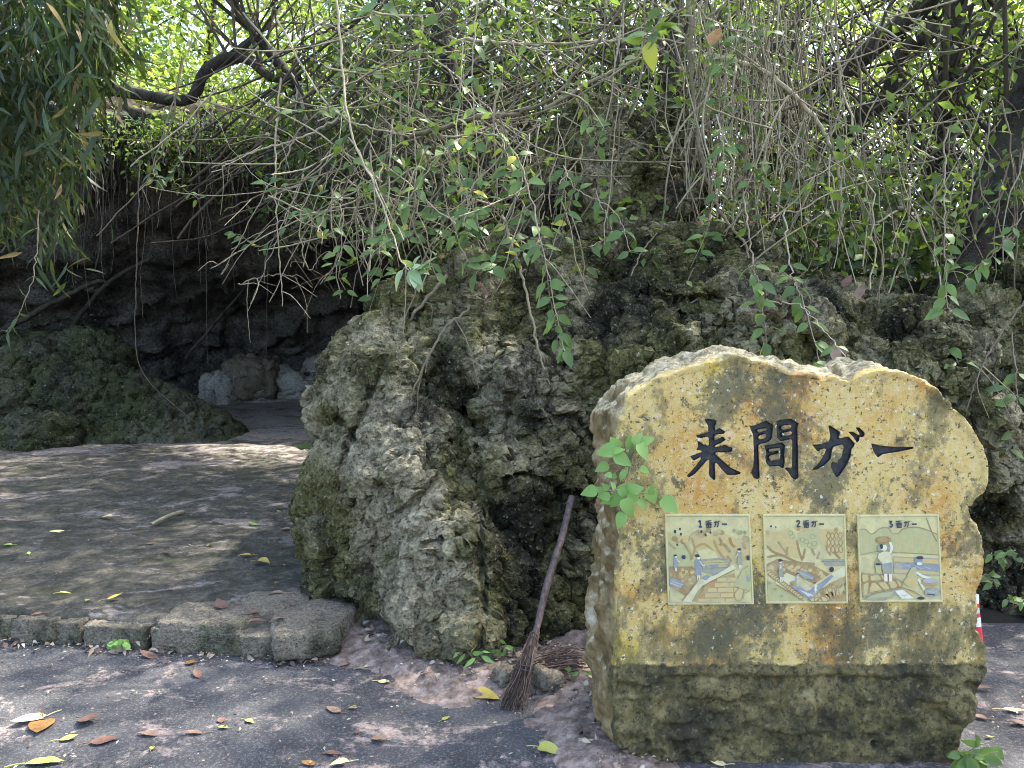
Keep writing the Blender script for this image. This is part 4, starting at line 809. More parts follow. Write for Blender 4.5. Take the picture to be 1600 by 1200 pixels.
# leafy vines hanging over the rock, one by one
vine('vine with pale whitish green leaves dangling left of the outcrop top', [(525, -20, 4.3), (545, 190, 4.0), (590, 300, 3.9), (628, 408, 3.8), (650, 425, 3.75)], .007, [(.80, 1, 6)], .10, 'p', twigs=4)
vine('short vine tip with yellowish leaf above the pale boulder peak', [(690, 250, 4.2), (700, 330, 4.1), (740, 420, 4.0), (768, 415, 4.0)], .004, [(.45, 1, 5)], .085)
vine('vine arching from the thicket with leaf pairs left of centre', [(760, 200, 4.4), (700, 230, 4.2), (650, 295, 4.1), (618, 345, 4.0)], .005, [(.1, .95, 7)], .095)
vine('long arching vine ending in leaves over the boulder right shoulder', [(690, 215, 4.3), (770, 210, 4.2), (815, 260, 4.0), (850, 400, 3.9), (880, 545, 3.85)], .0055, [(.1, .55, 6), (.72, 1, 7)], .09)
vine('second arching vine crossing beside it with leaves half way down', [(780, 290, 4.3), (815, 315, 4.1), (845, 380, 4.0), (862, 480, 3.9), (872, 530, 3.9)], .005, [(.3, .98, 7)], .085)
vine('thin vine curving down to three leaf pairs before the grey rock peak', [(880, 260, 4.5), (900, 295, 4.4), (960, 330, 4.3), (985, 392, 4.2)], .004, [(.2, 1, 6)], .085)
vine('straight thin vine hanging before the outcrop centre', [(745, -20, 4.3), (738, 130, 4.2), (750, 290, 4.2)], .0045, [(.3, .95, 5)], .085)
vine('vine hanging beside the centre stem with broad leaves', [(725, 60, 4.4), (715, 210, 4.3), (722, 330, 4.2), (735, 370, 4.2)], .004, [(.35, 1, 8)], .09)
vine('leafy shoot drooping above the left part of the sign stone', [(1160, 300, 4.0), (1175, 400, 3.8), (1188, 460, 3.7), (1200, 555, 3.65)], .005, [(.4, 1, 9)], .09)
vine('leafy shoot drooping above the middle of the sign stone', [(1225, 330, 4.2), (1235, 420, 4.0), (1255, 470, 3.9), (1280, 560, 3.8)], .005, [(.3, 1, 8)], .085)
vine('arching runner reaching down to the top edge of the sign stone', [(1195, 470, 3.9), (1250, 478, 3.8), (1290, 520, 3.6), (1330, 570, 3.4), (1358, 590, 3.2)], .0035, [(.6, .9, 2)], .07)
vine('vine with bright leaves hanging at the right above the sign stone', [(1478, 200, 4.0), (1476, 350, 3.9), (1480, 480, 3.8)], .0045, [(.55, 1, 7)], .09)
vine('vine with large bright leaves at the top right of centre', [(1060, -20, 3.6), (1030, 40, 3.5), (1012, 60, 3.5)], .005, [(.3, 1, 4)], .11)
vine('bright leaved vine tip at the top edge left of centre', [(590, -40, 3.6), (600, 0, 3.5), (580, 20, 3.5)], .005, [(.3, 1, 3)], .10)
vine('hanging vine with green leaves near the left grey branch', [(560, 60, 4.8), (540, 140, 4.6), (530, 215, 4.5)], .004, [(.3, 1, 4)], .09)
vine('leaf spray between the rock peak and the dark trunk', [(900, 120, 4.6), (920, 180, 4.5), (935, 225, 4.4)], .004, [(.2, 1, 6)], .09)
vine('leaf spray before the tangled stems right of the rock peak', [(1120, 180, 4.4), (1130, 240, 4.3), (1120, 300, 4.3)], .004, [(.2, 1, 5)], .085)
vine('low leafy vine on the slope at the right picture edge', [(1600, 330, 4.2), (1560, 390, 4.1), (1510, 430, 4.0)], .004, [(.2, 1, 7)], .085)
vine('drooping leafy vine on the dark rock behind the sign right shoulder', [(1440, 500, 4.2), (1480, 540, 4.1), (1520, 600, 4.0), (1560, 640, 4.0)], .004, [(.2, 1, 7)], .09)
vine('leafy twig hanging at the right edge above the marker cone', [(1580, 520, 4.1), (1590, 620, 4.0), (1575, 700, 4.0)], .004, [(.3, 1, 5)], .09)
vine('vine with leaves hanging below the grey branch at upper left', [(300, 60, 6.2), (270, 160, 6.0), (240, 260, 5.9), (250, 280, 5.9)], .006, [(.3, 1, 9)], .09)
vine('leaf cluster vine in the light left of the root curtain', [(330, 180, 6.5), (280, 250, 6.4), (270, 280, 6.3), (310, 310, 6.3)], .005, [(.2, 1, 9)], .085)
vine('vine with large dark leaves in the middle of the root curtain', [(640, 160, 6.0), (520, 260, 6.2), (420, 380, 6.3), (370, 365, 6.3)], .005, [(.4, 1, 8)], .11)
vine('small leafy vine crossing the rock face right of centre', [(930, 300, 4.6), (955, 360, 4.5), (925, 385, 4.4)], .0035, [(.3, 1, 5)], .08)
vine('hanging leaf sprig just above the pale leaves', [(640, 260, 4.2), (610, 350, 4.0), (600, 375, 4.0)], .004, [(.5, 1, 3)], .075)
vine('leaf sprig hanging above the grey rock left of the sign', [(850, 330, 4.2), (838, 380, 4.1), (812, 395, 4.0), (805, 405, 4.0)], .0035, [(.4, 1, 4)], .07)

# bare stems and branches one can follow by eye
for lab, pts, r in [
    ('pale branch sweeping from the thicket up to the top of the picture', [(640, 215, 4.6), (746, 186, 4.5), (810, 177, 4.5), (861, 152, 4.4), (901, 111, 4.4), (965, 20, 4.3), (990, -40, 4.3)], .013),
    ('long pale stem running to the left out of the thicket', [(760, 170, 4.6), (640, 220, 4.7), (530, 265, 4.8), (420, 300, 5.0), (350, 330, 5.1)], .008),
    ('thin diagonal twig pointing down left before the dark cave', [(285, 90, 5.6), (265, 200, 5.5), (230, 280, 5.5), (150, 370, 5.4)], .008),
    ('straight pale twig hanging down before the cave mouth', [(438, 120, 5.0), (430, 250, 5.0), (434, 360, 5.0), (442, 478, 5.0)], .007),
    ('side twig crossing the hanging one before the cave', [(480, 250, 5.1), (430, 380, 5.0), (392, 475, 5.0)], .005),
    ('pale stem slanting from top centre to the pale leaves', [(430, 30, 5.0), (520, 170, 4.6), (640, 215, 4.5)], .008),
    ('thick tan stem arching down right of the vertical tangle', [(1100, 85, 5.0), (1144, 95, 5.0), (1185, 108, 5.0), (1229, 138, 4.9), (1269, 179, 4.9), (1293, 219, 4.9), (1310, 263, 4.9), (1316, 354, 4.9)], .020),
    ('tan forked stem leaning over the rock right of its peak', [(1075, -10, 4.7), (1085, 170, 4.7), (1102, 272, 4.6), (1130, 340, 4.6), (1165, 382, 4.5), (1166, 420, 4.5)], .014),
    ('grey brown stem standing in the vertical tangle', [(1160, 270, 4.8), (1146, 320, 4.8), (1145, 390, 4.8)], .014),
    ('curved tan branch rising from the litter slope to the right', [(1290, 400, 5.2), (1320, 365, 5.2), (1390, 330, 5.2), (1450, 322, 5.3)], .026),
    ('slanting stick standing before the outcrop centre', [(785, 340, 4.5), (815, 430, 4.3), (840, 540, 4.15), (858, 600, 4.1)], .010),
    ('thin stick lying on the ledge below the rock peak', [(1064, 438, 4.55), (1130, 428, 4.5), (1175, 425, 4.5)], .012),
    ('dry stick leaning across the dark rock face', [(1030, 355, 4.8), (1000, 400, 4.6), (978, 442, 4.5), (940, 500, 4.4)], .006),
    ('long bare branch crossing the upper thicket', [(700, 60, 5.2), (860, 70, 5.1), (1000, 60, 5.1), (1090, 70, 5.2)], .011),
    ('bare brown branch rising to the right over the rock', [(850, 170, 5.2), (960, 110, 5.2), (1040, 75, 5.2)], .016),
    ('bent stem rising beside the left grey branch', [(480, 195, 7.0), (470, 150, 7.0), (445, 100, 7.0), (380, 20, 7.0)], .022),
    ('thin branch stretched over the right slope', [(1290, 275, 5.6), (1340, 255, 5.6), (1400, 265, 5.6), (1470, 280, 5.6), (1530, 285, 5.6)], .016),
    ('long pale twig arching left over the cave from the thicket', [(700, 235, 4.8), (560, 310, 4.9), (440, 355, 5.0), (330, 420, 5.1)], .007),
    ('thin pale twig crossing low before the cave mouth', [(590, 320, 4.7), (480, 335, 4.9), (430, 350, 4.9), (360, 390, 5)], .005),
    ('forked pale twig hanging left of the straight one', [(470, 200, 5.2), (420, 290, 5.1), (345, 430, 5.1)], .006),
    ('short pale cross twig at the end of the straight hanging one', [(370, 445, 5.0), (410, 432, 5.0), (442, 428, 5.0), (466, 436, 5.0)], .005),
    ('pale curved twig right of the straight hanging one', [(520, 230, 4.9), (470, 340, 4.9), (482, 420, 4.9), (500, 400, 4.9)], .005),
    ('pale branch rising leftwards above the root curtain', [(530, 185, 5.6), (470, 215, 5.6), (390, 240, 5.6), (330, 262, 5.7)], .010),
    ('bent pale twig beside the upright stems at right', [(1180, 260, 4.5), (1230, 330, 4.5), (1300, 300, 4.5), (1370, 280, 4.6)], .007),
    ('bare vine slanting over the right slope behind the sign', [(1600, 470, 4.1), (1540, 560, 3.9), (1510, 640, 3.8)], .006),
    ('twig curling over the cave mouth below the pale leaves', [(520, 280, 5.0), (560, 300, 4.9), (530, 400, 4.9), (500, 445, 4.9)], .005),
    ('fine root trailing down the boulder crest to its middle', [(735, 480, 4.15), (690, 520, 4.05), (650, 600, 3.98), (640, 640, 3.98)], .008),
    ('bundle root running down the left shoulder of the boulder', [(700, 430, 4.5), (640, 500, 4.5), (610, 560, 4.5), (600, 600, 4.5)], .012)]:
    vine(lab, pts, r, twigs=random.randrange(2, 7), cat='branch', group='bare stems over the rock', name='bare_stem')

# thicket of tangled stems
thick = empty('vine_thicket', at(900, 300, 5.0), 'dense tangle of thin tan stems over the outcrop', 'thicket'); TL = np.array(thick.location)
paths, rad = [], []
def stem_path(x, y, Y, dx, dy, wob=1.0, n=9):
    t = np.linspace(0, 1, n); ph = random.uniform(0, 6.28)
    sag = random.uniform(-.25, .25) * wob
    X = x + dx * t + 60 * sag * np.sin(np.pi * t) * (abs(dy) / 250) + 4 * wob * np.cumsum(RNG.standard_normal(n)) * .6; Yp = y + dy * t + 60 * abs(sag) * np.sin(np.pi * t) * (abs(dx) / 200)
    D = Y + random.uniform(-.3, .3) * t + .05 * np.sin(3 * t + ph); return np.array([list(at(a, b, c)) for a, b, c in zip(X, Yp, D)])
for i in range(300):                                     # upright hanging stems right of the peak
    x = random.gauss(1165, 75) if i % 4 else random.uniform(560, 1290); y = random.uniform(-60, 230)
    L_ = random.uniform(110, 270); paths.append(stem_path(x, y, random.uniform(4.5, 5.9), random.gauss(0, 35), min(L_, 415 - y), 1.2)); rad.append(random.uniform(.0022, .0075))
for i in range(330):                                     # crossing arcs
    x = random.uniform(400, 1420); y = random.uniform(-30, 330); a = random.uniform(-1.1, 1.1) + (math.pi if random.random() < .5 else 0); L_ = random.uniform(80, 300)
    paths.append(stem_path(x, y, random.uniform(4.4, 6.2), L_ * math.cos(a), L_ * math.sin(a) * .9, 2.2)); rad.append(random.uniform(.0022, .0075))
for i in range(120):
    x = random.uniform(520, 960); y = random.uniform(180, 330); paths.append(stem_path(x, y, random.uniform(4.1, 5.0), random.gauss(-15, 50), random.uniform(60, 190), 1.4)); rad.append(random.uniform(.003, .006))
for i in range(90):
    x = random.uniform(1250, 1620); y = random.uniform(150, 330); paths.append(stem_path(x, y, random.uniform(4.3, 5.4), random.gauss(0, 60), random.uniform(80, 230), 1.6)); rad.append(random.uniform(.003, .006))
def clear_peak(P):                                      # stems part round the bare rock peak
    q_, _ = to_px(np.asarray(P)); return not ((q_[:, 0] > 915) & (q_[:, 0] < 1048) & (q_[:, 1] > 262) & (q_[:, 1] < 430)).any() or random.random() < .2
keep = [i for i in range(len(paths)) if clear_peak(paths[i])]; paths = [paths[i] for i in keep]; rad = [rad[i] for i in keep]
order = list(range(len(paths))); random.shuffle(order)
for i in order[:290]: obj('tangled_stem', tube_mesh('tangled_stem', [paths[i] - TL], [np.linspace(rad[i], rad[i] * .5, len(paths[i]))], M_STEM, 5), thick)
tag(obj('finer_stems', tube_mesh('finer_stems', [paths[i] - TL for i in order[290:]], [rad[i] * .8 for i in order[290:]], M_STEM, 4), thick), kind='stuff')
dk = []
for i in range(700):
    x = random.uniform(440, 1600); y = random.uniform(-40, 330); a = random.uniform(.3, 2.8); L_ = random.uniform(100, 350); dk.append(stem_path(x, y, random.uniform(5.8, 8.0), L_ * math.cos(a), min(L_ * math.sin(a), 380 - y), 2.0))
tag(obj('shade_tinted_stems', tube_mesh('shade_tinted_stems', [p - TL for p in dk], [random.uniform(.004, .012) for _ in dk], M_STEMD, 4), thick), kind='stuff')
# leafy understorey behind the stems, its leaf colour darkened as shade
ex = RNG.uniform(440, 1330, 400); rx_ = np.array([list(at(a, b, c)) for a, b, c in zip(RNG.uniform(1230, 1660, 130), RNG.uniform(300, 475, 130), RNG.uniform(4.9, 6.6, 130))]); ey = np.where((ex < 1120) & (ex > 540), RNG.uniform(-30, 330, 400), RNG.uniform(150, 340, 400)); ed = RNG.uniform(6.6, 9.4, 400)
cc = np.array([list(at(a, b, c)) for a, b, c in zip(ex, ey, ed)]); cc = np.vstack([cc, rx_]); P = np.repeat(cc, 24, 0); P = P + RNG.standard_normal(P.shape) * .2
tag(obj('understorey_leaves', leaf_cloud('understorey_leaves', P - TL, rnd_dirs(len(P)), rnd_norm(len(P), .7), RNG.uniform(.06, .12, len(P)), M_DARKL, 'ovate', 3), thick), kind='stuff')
nl = 0
for i in sorted(order[:290], key=lambda i: paths[i][:, 1].mean()):      # leaf pairs on the nearest stems
    p_ = paths[i]
    if nl >= 290 or p_[:, 0].max() > 1.6: continue
    for k in random.sample(range(3, 9), 3):
        for sg in (-1, 1):
            d = np.array([sg * .9, -.4 + .3 * random.gauss(0, 1), -.2 + .4 * random.gauss(0, 1)]); put_leaf(thick, p_[k] + d * .012, d, np.array([0, -.7, .8]) + .4 * RNG.standard_normal(3), random.uniform(.06, .10)); nl += 1
# leaves scattered through the thicket
n = 2600; cx_ = RNG.uniform(540, 1620, n // 12); cy_ = np.where(cx_ > 1200, RNG.uniform(200, 390, n // 12), RNG.uniform(-60, 380, n // 12)); cd_ = RNG.uniform(4.3, 6.6, n // 12)
cc = np.array([list(at(a, b, c)) for a, b, c in zip(cx_, cy_, cd_)]); P = np.repeat(cc, 12, 0); P = P + RNG.standard_normal(P.shape) * .13
tag(obj('thicket_leaves', leaf_cloud('thicket_leaves', P - TL, rnd_dirs(len(P)), rnd_norm(len(P), .7), RNG.uniform(.05, .10, len(P)), M_MIDL, 'ovate', 3), thick), kind='stuff')

# ------------------------------------------------------------------ roots hanging from the overhang lip
rc = empty('root_curtain', at(350, 240, 9.5), 'curtain of thin roots hanging from the overhang lip into the dark cave', 'roots'); RL = np.array(rc.location); rest, rr_ = [], []
for i in range(260):
    x = random.uniform(120, 620); y = random.uniform(170, 250); Lh = random.choice([30, 50, 80, 120, 190]) * random.uniform(.6, 1.3)
    p = stem_path(x, y, random.uniform(8.7, 9.6), random.gauss(0, 8), Lh, 1.0, 8); q = random.uniform(.004, .011)
    if i < 190: obj('root', tube_mesh('root', [p - RL], [np.linspace(q, q * .5, 8)], M_ROOT, 4), rc)
    else: rest.append(p - RL); rr_.append(q)
tag(obj('finer_roots', tube_mesh('finer_roots', rest, rr_, M_ROOT, 4), rc), kind='stuff')
for lab, pts, r in [('long thin root hanging almost to the mossy mound', [(218, 250, 8.6), (215, 400, 8.6), (212, 470, 8.6), (222, 580, 8.7), (310, 665, 8.9)], .007),
                    ('thin root hanging alone in the middle of the cave', [(325, 250, 9.2), (322, 400, 9.2), (324, 570, 9.3)], .006), ('thin root hanging at the right of the cave', [(415, 300, 9.2), (418, 420, 9.2), (416, 560, 9.2)], .006),
                    ('dark leaning trunk lying up the cave wall from the mound', [(20, 590, 10.6), (90, 540, 10.6), (160, 450, 10.4), (240, 400, 10.3)], .05), ('dark beam of root slanting up the left cave wall', [(0, 520, 10.0), (70, 480, 10.0), (150, 440, 10.0), (170, 445, 10)], .045),
                    ('slanting dark root on the cave wall behind the mound', [(290, 560, 11.0), (340, 500, 11.0), (400, 430, 10.9)], .03)]:
    vine(lab, pts, r, cat='root', group='single roots in the cave', name='hanging_root', mat=M_ROOT if r < .02 else M_BARK)

# ------------------------------------------------------------------ trees
GAPS = [np.array(list(atz(a, b, .15))) for a, b in ((385, 718), (415, 712), (445, 716), (475, 712))]
def tree(label, trunk, rad_, crowns, leaf=0.1, mat=None, kind='ovate', name='tree', group='trees over the rock', nb=7, bark=None, dens=1.0, cl=.32):
    """trunk [(px,py,Y)...] in the photo; crowns [(centre, radii, leaves)]"""
    Pt = spline([p if isinstance(p, Vector) else at(*p) for p in trunk], 24); root = empty(name, Vector(Pt[0]), label, 'tree', group); L = np.array(root.location)
    rr = np.interp(np.linspace(0, 1, 24), np.linspace(0, 1, len(rad_)), rad_); obj('trunk', tube_mesh('trunk', [Pt - L], [rr * (1 + .06 * RNG.standard_normal(24))], bark or M_BARK, 10), root)
    lp, br, bw = [], [], []
    for c, r, n in crowns:
        c = np.array(list(c)); nc = max(4, int(n / 45)); q = RNG.standard_normal((nc, 3)); q /= np.linalg.norm(q, axis=1)[:, None]; q *= RNG.uniform(.35, 1, nc)[:, None] ** .6
        cc = c + q * np.array(r); lp.append(np.repeat(cc, 45, 0) + RNG.standard_normal((nc * 45, 3)) * cl * np.array([1, 1, .7]))
        e = Pt[RNG.integers(12, 24, nc)]
        for a, b in list(zip(e, cc))[::(1 if nc < 30 else nc // 14)]:
            m = (a + b) / 2 + RNG.standard_normal(3) * .25; br.append(spline([a, m, b], 7) - L); w = random.uniform(.010, .026); bw.append(np.linspace(w, w * .3, 7))
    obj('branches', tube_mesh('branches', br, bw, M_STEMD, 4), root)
    P = np.concatenate(lp)
    for q0 in GAPS:                                          # crown leaves cleared along the sun's line to light the path patch
        w_ = P - q0; al = w_ @ np.array(SUN_TO); P = P[np.linalg.norm(w_ - al[:, None] * np.array(SUN_TO), axis=1) > .5]
    obj('crown', leaf_cloud('crown', P - L, rnd_dirs(len(P)), rnd_norm(len(P)), RNG.uniform(.7, 1.2, len(P)) * leaf, mat or M_BG, kind, 3), root); return root
# right-hand trunks; unseen high crowns added to shade path, road and bamboo
def C(px, py, Y): return at(px, py, Y)
tree('thick dark trunk leaning at the right picture edge', [(1455, 520, 5.0), (1510, 420, 5.1), (1550, 300, 5.2), (1610, 150, 5.2), (1680, -60, 5.2)], [.15, .14, .14, .13, .11], [(Vector((4.3, 4.6, 6.5)), (2.4, 2.6, .9), 5000), (C(1620, 60, 5.8), (.35, .5, .4), 350)], .12, M_MIDL, cl=.4)
tree('lower brown trunk slanting in from the right picture edge', [(1400, 540, 4.9), (1480, 450, 4.9), (1560, 360, 4.8), (1700, 290, 4.7)], [.07, .065, .075, .08], [(C(1760, 150, 4.9), (.6, .6, .6), 500)], .085, M_MIDL)
tree('grey trunk slanting up right in the bright gap', [(1180, 300, 7.2), (1240, 180, 7.2), (1290, 130, 7.2), (1370, 70, 7.2), (1450, 0, 7.2), (1560, -120, 7.2)], [.10, .10, .10, .095, .09, .07], [(Vector((5.2, 6.6, 7.2)), (1.8, 1.8, 1.0), 2600)], .13, cl=.4)
tree('thinner dark trunk beside it forking up to the right', [(1260, 280, 7.0), (1330, 195, 7.0), (1385, 150, 7.0), (1410, 80, 7.0), (1470, 40, 7.0), (1520, -60, 7)], [.085, .08, .07, .06, .055, .05], [(C(1600, -60, 7.6), (1.3, 1.2, .9), 1800)], .10)
tree('dark upright trunk behind leaves near the right edge', [(1440, 420, 6.4), (1465, 280, 6.4), (1480, 150, 6.4), (1500, -60, 6.4)], [.10, .09, .085, .08], [(C(1580, 90, 6.6), (.35, .5, .7), 700), (Vector((2.9, 3.4, 6.3)), (2.0, 1.7, .8), 3200)], .12, M_MIDL, cl=.38)
tree('dark upright trunk right behind the rock peak', [(1000, 300, 6.4), (1030, 230, 6.4), (1045, 120, 6.4), (1060, -60, 6.5)], [.10, .085, .08, .075], [(Vector((1.5, 7.2, 6.9)), (2.4, 2.8, .8), 7000)], .12, M_MIDL, cl=.4)
tree('dark bent trunk in the thicket left of centre', [(780, 330, 6.6), (750, 220, 6.6), (705, 110, 6.6), (680, 20, 6.6), (660, -60, 6.6)], [.06, .06, .058, .06, .06], [(Vector((-.8, 7.8, 6.9)), (2.2, 2.7, .8), 7000)], .12, M_MIDL, cl=.4)
tree('grey arching branch over the cave at upper left', [(60, 110, 7.8), (130, 132, 7.8), (220, 148, 7.8), (295, 156, 7.8), (318, 115, 7.8), (350, 92, 7.8), (385, 92, 7.8), (425, 122, 7.8), (470, 120, 7.8)], [.065, .06, .055, .055, .055, .05, .052, .04, .035], [(C(420, -20, 8.5), (1.2, 1, .6), 900)], .09)
tree('dark thin trunk crossing the bright foliage at upper left', [(500, 280, 8.0), (472, 160, 8.0), (420, 80, 8.0), (365, 5, 8.0), (340, -60, 8)], [.06, .055, .05, .05, .05], [(Vector((-2.9, 6.8, 6.6)), (2.3, 2.0, .8), 4500)], .12, M_MIDL, cl=.4)
# sunlit wood behind
for i, (px, py, Y, rx, rz, n, lab) in enumerate([
    (150, 60, 14, 2.2, 1.6, 3000, 'sunlit leafy tree at the far upper left behind the bamboo'), (330, 40, 15, 2.0, 1.8, 3000, 'sunlit tree behind the arching grey branch'), (520, 60, 14, 1.8, 1.6, 3200, 'sunlit tree behind the dark thin trunk at upper left'),
    (700, 90, 13, 2.0, 1.7, 3600, 'leafy tree behind the thicket left of centre'), (900, 90, 12.5, 1.9, 1.6, 3600, 'leafy tree behind the thicket at centre'), (1080, 110, 12, 1.8, 1.6, 3600, 'leafy tree behind the vertical stems right of centre'),
    (1230, 90, 13, 1.8, 1.7, 3200, 'bright yellow green tree left of the slanting grey trunk'), (1400, 180, 14, 1.8, 1.2, 2200, 'bright tree low behind the slanting trunks'), (1560, 160, 11, 1.5, 1.5, 3000, 'leafy tree behind the right edge trunk'),
    (1420, -40, 12, 1.8, .8, 1600, 'bright leafy tree at the top right corner gap'), (1250, 280, 10.5, 1.5, .6, 1800, 'low leafy tree behind the tangled stems right of centre'), (1650, 330, 8.5, 1.0, .9, 1400, 'shaded leafy tree on the slope at the right edge'),
    (600, 190, 12, 1.3, .8, 2000, 'leafy tree low on the cliff top at centre left'), (250, 170, 13, 1.6, .5, 1500, 'low bright tree on the cliff top below the arching branch')]):
    c = at(px, py, Y); base = Vector((c.x + random.uniform(-.5, .5), c.y, max(1.5, float(hill_z(np.array([c.x]), np.array([c.y]))[0]) if c.x > -1 else 4.3) - .2)) if c.z > 4 else Vector((c.x, c.y, c.z - 1.5))
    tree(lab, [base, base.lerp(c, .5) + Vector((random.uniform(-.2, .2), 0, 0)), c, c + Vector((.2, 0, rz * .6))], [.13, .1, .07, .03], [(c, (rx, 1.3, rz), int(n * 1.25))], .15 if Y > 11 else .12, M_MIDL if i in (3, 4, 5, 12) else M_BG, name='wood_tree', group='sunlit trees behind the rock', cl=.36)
# shrubs on the overhang lip
for i, (px, py, Y, n, lab) in enumerate([(170, 215, 9.4, 900, 'small leaved shrub on the overhang lip beside the bamboo'), (260, 225, 9.3, 900, 'small leaved shrub on the lip below the arching branch'), (350, 215, 9.4, 800, 'shrub on the overhang lip above the root curtain middle'),
                                     (450, 200, 9.4, 800, 'shrub on the overhang lip above the hanging pale twig'), (575, 235, 8.6, 900, 'dark leaved shrub on the lip right end above the cave'), (620, 330, 7.2, 900, 'dark leaved shrub behind the pale vine leaves'), (215, 175, 10.2, 1000, 'sunlit shrub on the cliff top just under the grey branch'), (310, 185, 10.2, 1000, 'sunlit shrub on the cliff top under the branch bend'), (410, 180, 10.0, 1000, 'sunlit shrub on the cliff top right of the branch bend'), (500, 190, 9.6, 1000, 'shrub on the cliff top beside the dark thin trunk')]):
    c = at(px, py, Y); root = empty('lip_shrub', c, lab, 'shrub', 'shrubs on the overhang lip'); cc = RNG.standard_normal((n // 20, 3)) * np.array([.32, .25, .2]); P = np.repeat(cc, 20, 0) + RNG.standard_normal((n // 20 * 20, 3)) * .09
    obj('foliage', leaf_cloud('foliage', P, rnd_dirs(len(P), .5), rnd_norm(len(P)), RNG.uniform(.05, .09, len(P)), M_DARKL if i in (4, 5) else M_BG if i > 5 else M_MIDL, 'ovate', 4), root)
    obj('twigs', tube_mesh('twigs', [spline([np.array([0, .1, -.3]), q * .5 + RNG.standard_normal(3) * .05, q], 6) for q in cc], [.006] * len(cc), M_STEMD, 4), root)

# bamboo like clump drooping at the left
bam = empty('bamboo_clump', at(40, 100, 5.8), 'dark drooping bamboo like clump with narrow leaves at the left edge', 'bamboo'); BL = np.array(bam.location); pool = []
for i in range(34):
    x = random.uniform(-160, 200); y = -120 + random.uniform(-40, 60); Y = random.uniform(5.0, 6.6); ex = x * .75 + random.uniform(-60, 30); ey = (430 if ex < 90 else 300 if ex < 130 else 170) - random.uniform(0, 260)
    P_ = spline([at(x, y, Y), at((x + ex) / 2 + random.uniform(-30, 30), (y + ey) * .45, Y - .1), at(ex, ey, Y - .2)], 14); obj('cane', tube_mesh('cane', [P_ - BL], [np.linspace(.009, .003, 14)], M_STEMD, 5), bam)
    for j in range(170): k = random.random() ** .8 * 13; a = int(k); pool.append(P_[a] + (P_[min(a + 1, 13)] - P_[a]) * (k - a) + RNG.standard_normal(3) * .10)
pool = np.array(pool); n = len(pool); Dd = RNG.standard_normal((n, 3)) * .55; Dd[:, 2] -= 1.0; sel = RNG.permutation(n)
near = sel[np.argsort(pool[sel, 1])][:280]; far_ = np.setdiff1d(sel, near)
for i in near: put_leaf(bam, pool[i], Dd[i], RNG.standard_normal(3) + np.array([0, -.6, .4]), random.uniform(.14, .22), 'lance', 'b')
tag(obj('leaf_mass', leaf_cloud('leaf_mass', pool[far_] - BL, Dd[far_], RNG.standard_normal((len(far_), 3)) + np.array([0, -.4, .3]), RNG.uniform(.12, .22, len(far_)), M_BAM, 'lance', 4), bam), kind='stuff')
vine('bamboo tip with narrow leaves and pink flower bud at the left edge', [(60, 330, 5.0), (55, 420, 5.0), (30, 490, 5.0), (8, 520, 5.0)], .004, [(.1, .95, 7)], .13, 'b', 'lance', name='drooping_tip', group=None, cat='plant')

# ------------------------------------------------------------------ small plants
def sprig(label, px, py, Y, stems, size, mk_='s', kind='heart', z=None, name='seedling', lean=.3, up=1.0, group='small plants', per=3, spread=.6):
    b = at(px, py, Y) if z is None else atz(px, py, z); root = empty(name, b, label, 'plant', group)
    for s_ in range(stems):
        a = random.uniform(0, 6.28); h = up * random.uniform(.6, 1.1); tip = np.array([math.cos(a) * spread * h, -abs(math.sin(a)) * lean * h - .02, h * .9]); Q = spline([np.zeros(3), tip * .5 + np.array([0, 0, .1 * h]), tip], 8)
        obj('stem', tube_mesh('stem', [Q], [np.linspace(.0028, .0012, 8)], M_STEM, 4), root)
        for j in range(per):
            t = Q[min(7, 3 + int(5 * j / per) + 1)]; aa = random.uniform(0, 6.28); d = np.array([math.cos(aa), -.35, math.sin(aa) * .5 - .1]); q = t + d * size * .25
            obj('leaf_stalk', tube_mesh('leaf_stalk', [np.array([t, q])], [.0012], M_STEM, 4), root); put_leaf(root, q + np.array(list(b)), d, np.array([0, -.8, .6]) + .3 * RNG.standard_normal(3), size * random.uniform(.6, 1.15), kind, mk_)
    return root
# bright seedling growing at the stone's left edge
b = at(975, 800, 2.66); root = empty('seedling', b, 'bright green seedling growing at the left edge of the sign stone', 'plant', 'small plants'); bl_ = np.array(list(b))
for (lx, ly, s_, ang) in [(947, 705, 34, 190), (960, 692, 26, 120), (967, 703, 18, 20), (975, 719, 32, 330), (940, 730, 24, 200), (985, 690, 26, 100), (996, 685, 22, 70), (1012, 688, 24, 20), (1006, 706, 30, 300), (990, 705, 22, 240), (1008, 735, 18, 330), (977, 735, 15, 60), (950, 742, 14, 170), (958, 745, 12, 200), (972, 745, 16, 250),
                         (920, 768, 26, 190), (938, 766, 20, 150), (946, 760, 16, 130), (958, 758, 16, 110), (972, 762, 18, 60), (974, 771, 20, 300), (992, 765, 32, 20), (950, 782, 26, 200), (965, 782, 30, 220), (978, 782, 24, 140), (982, 796, 36, 290), (970, 815, 30, 250), (1006, 788, 22, 310), (1020, 776, 28, 300), (1048, 790, 36, 320), (1018, 765, 18, 90), (990, 780, 22, 350), (944, 775, 20, 170)]:
    sc_ = s_ * 2.6 / 1200 * .95; Yl = 2.60 + random.uniform(-.05, .02); p = np.array(list(at(lx, ly, Yl))); a = math.radians(ang); d = np.array([math.cos(a), -.25, math.sin(a)]); q = p - d * sc_ * .5
    hub = np.array(list(at(978, 775 if ly > 748 else 730, 2.64))); obj('leaf_stalk', tube_mesh('leaf_stalk', [spline([hub - bl_, (hub + q) / 2 - bl_ + np.array([0, -.01, .01]), q - bl_], 6)], [.0013], M_STEM, 4), root); put_leaf(root, q, d, np.array([0, -1, .45]) + .22 * RNG.standard_normal(3), sc_, 'heart', 's')
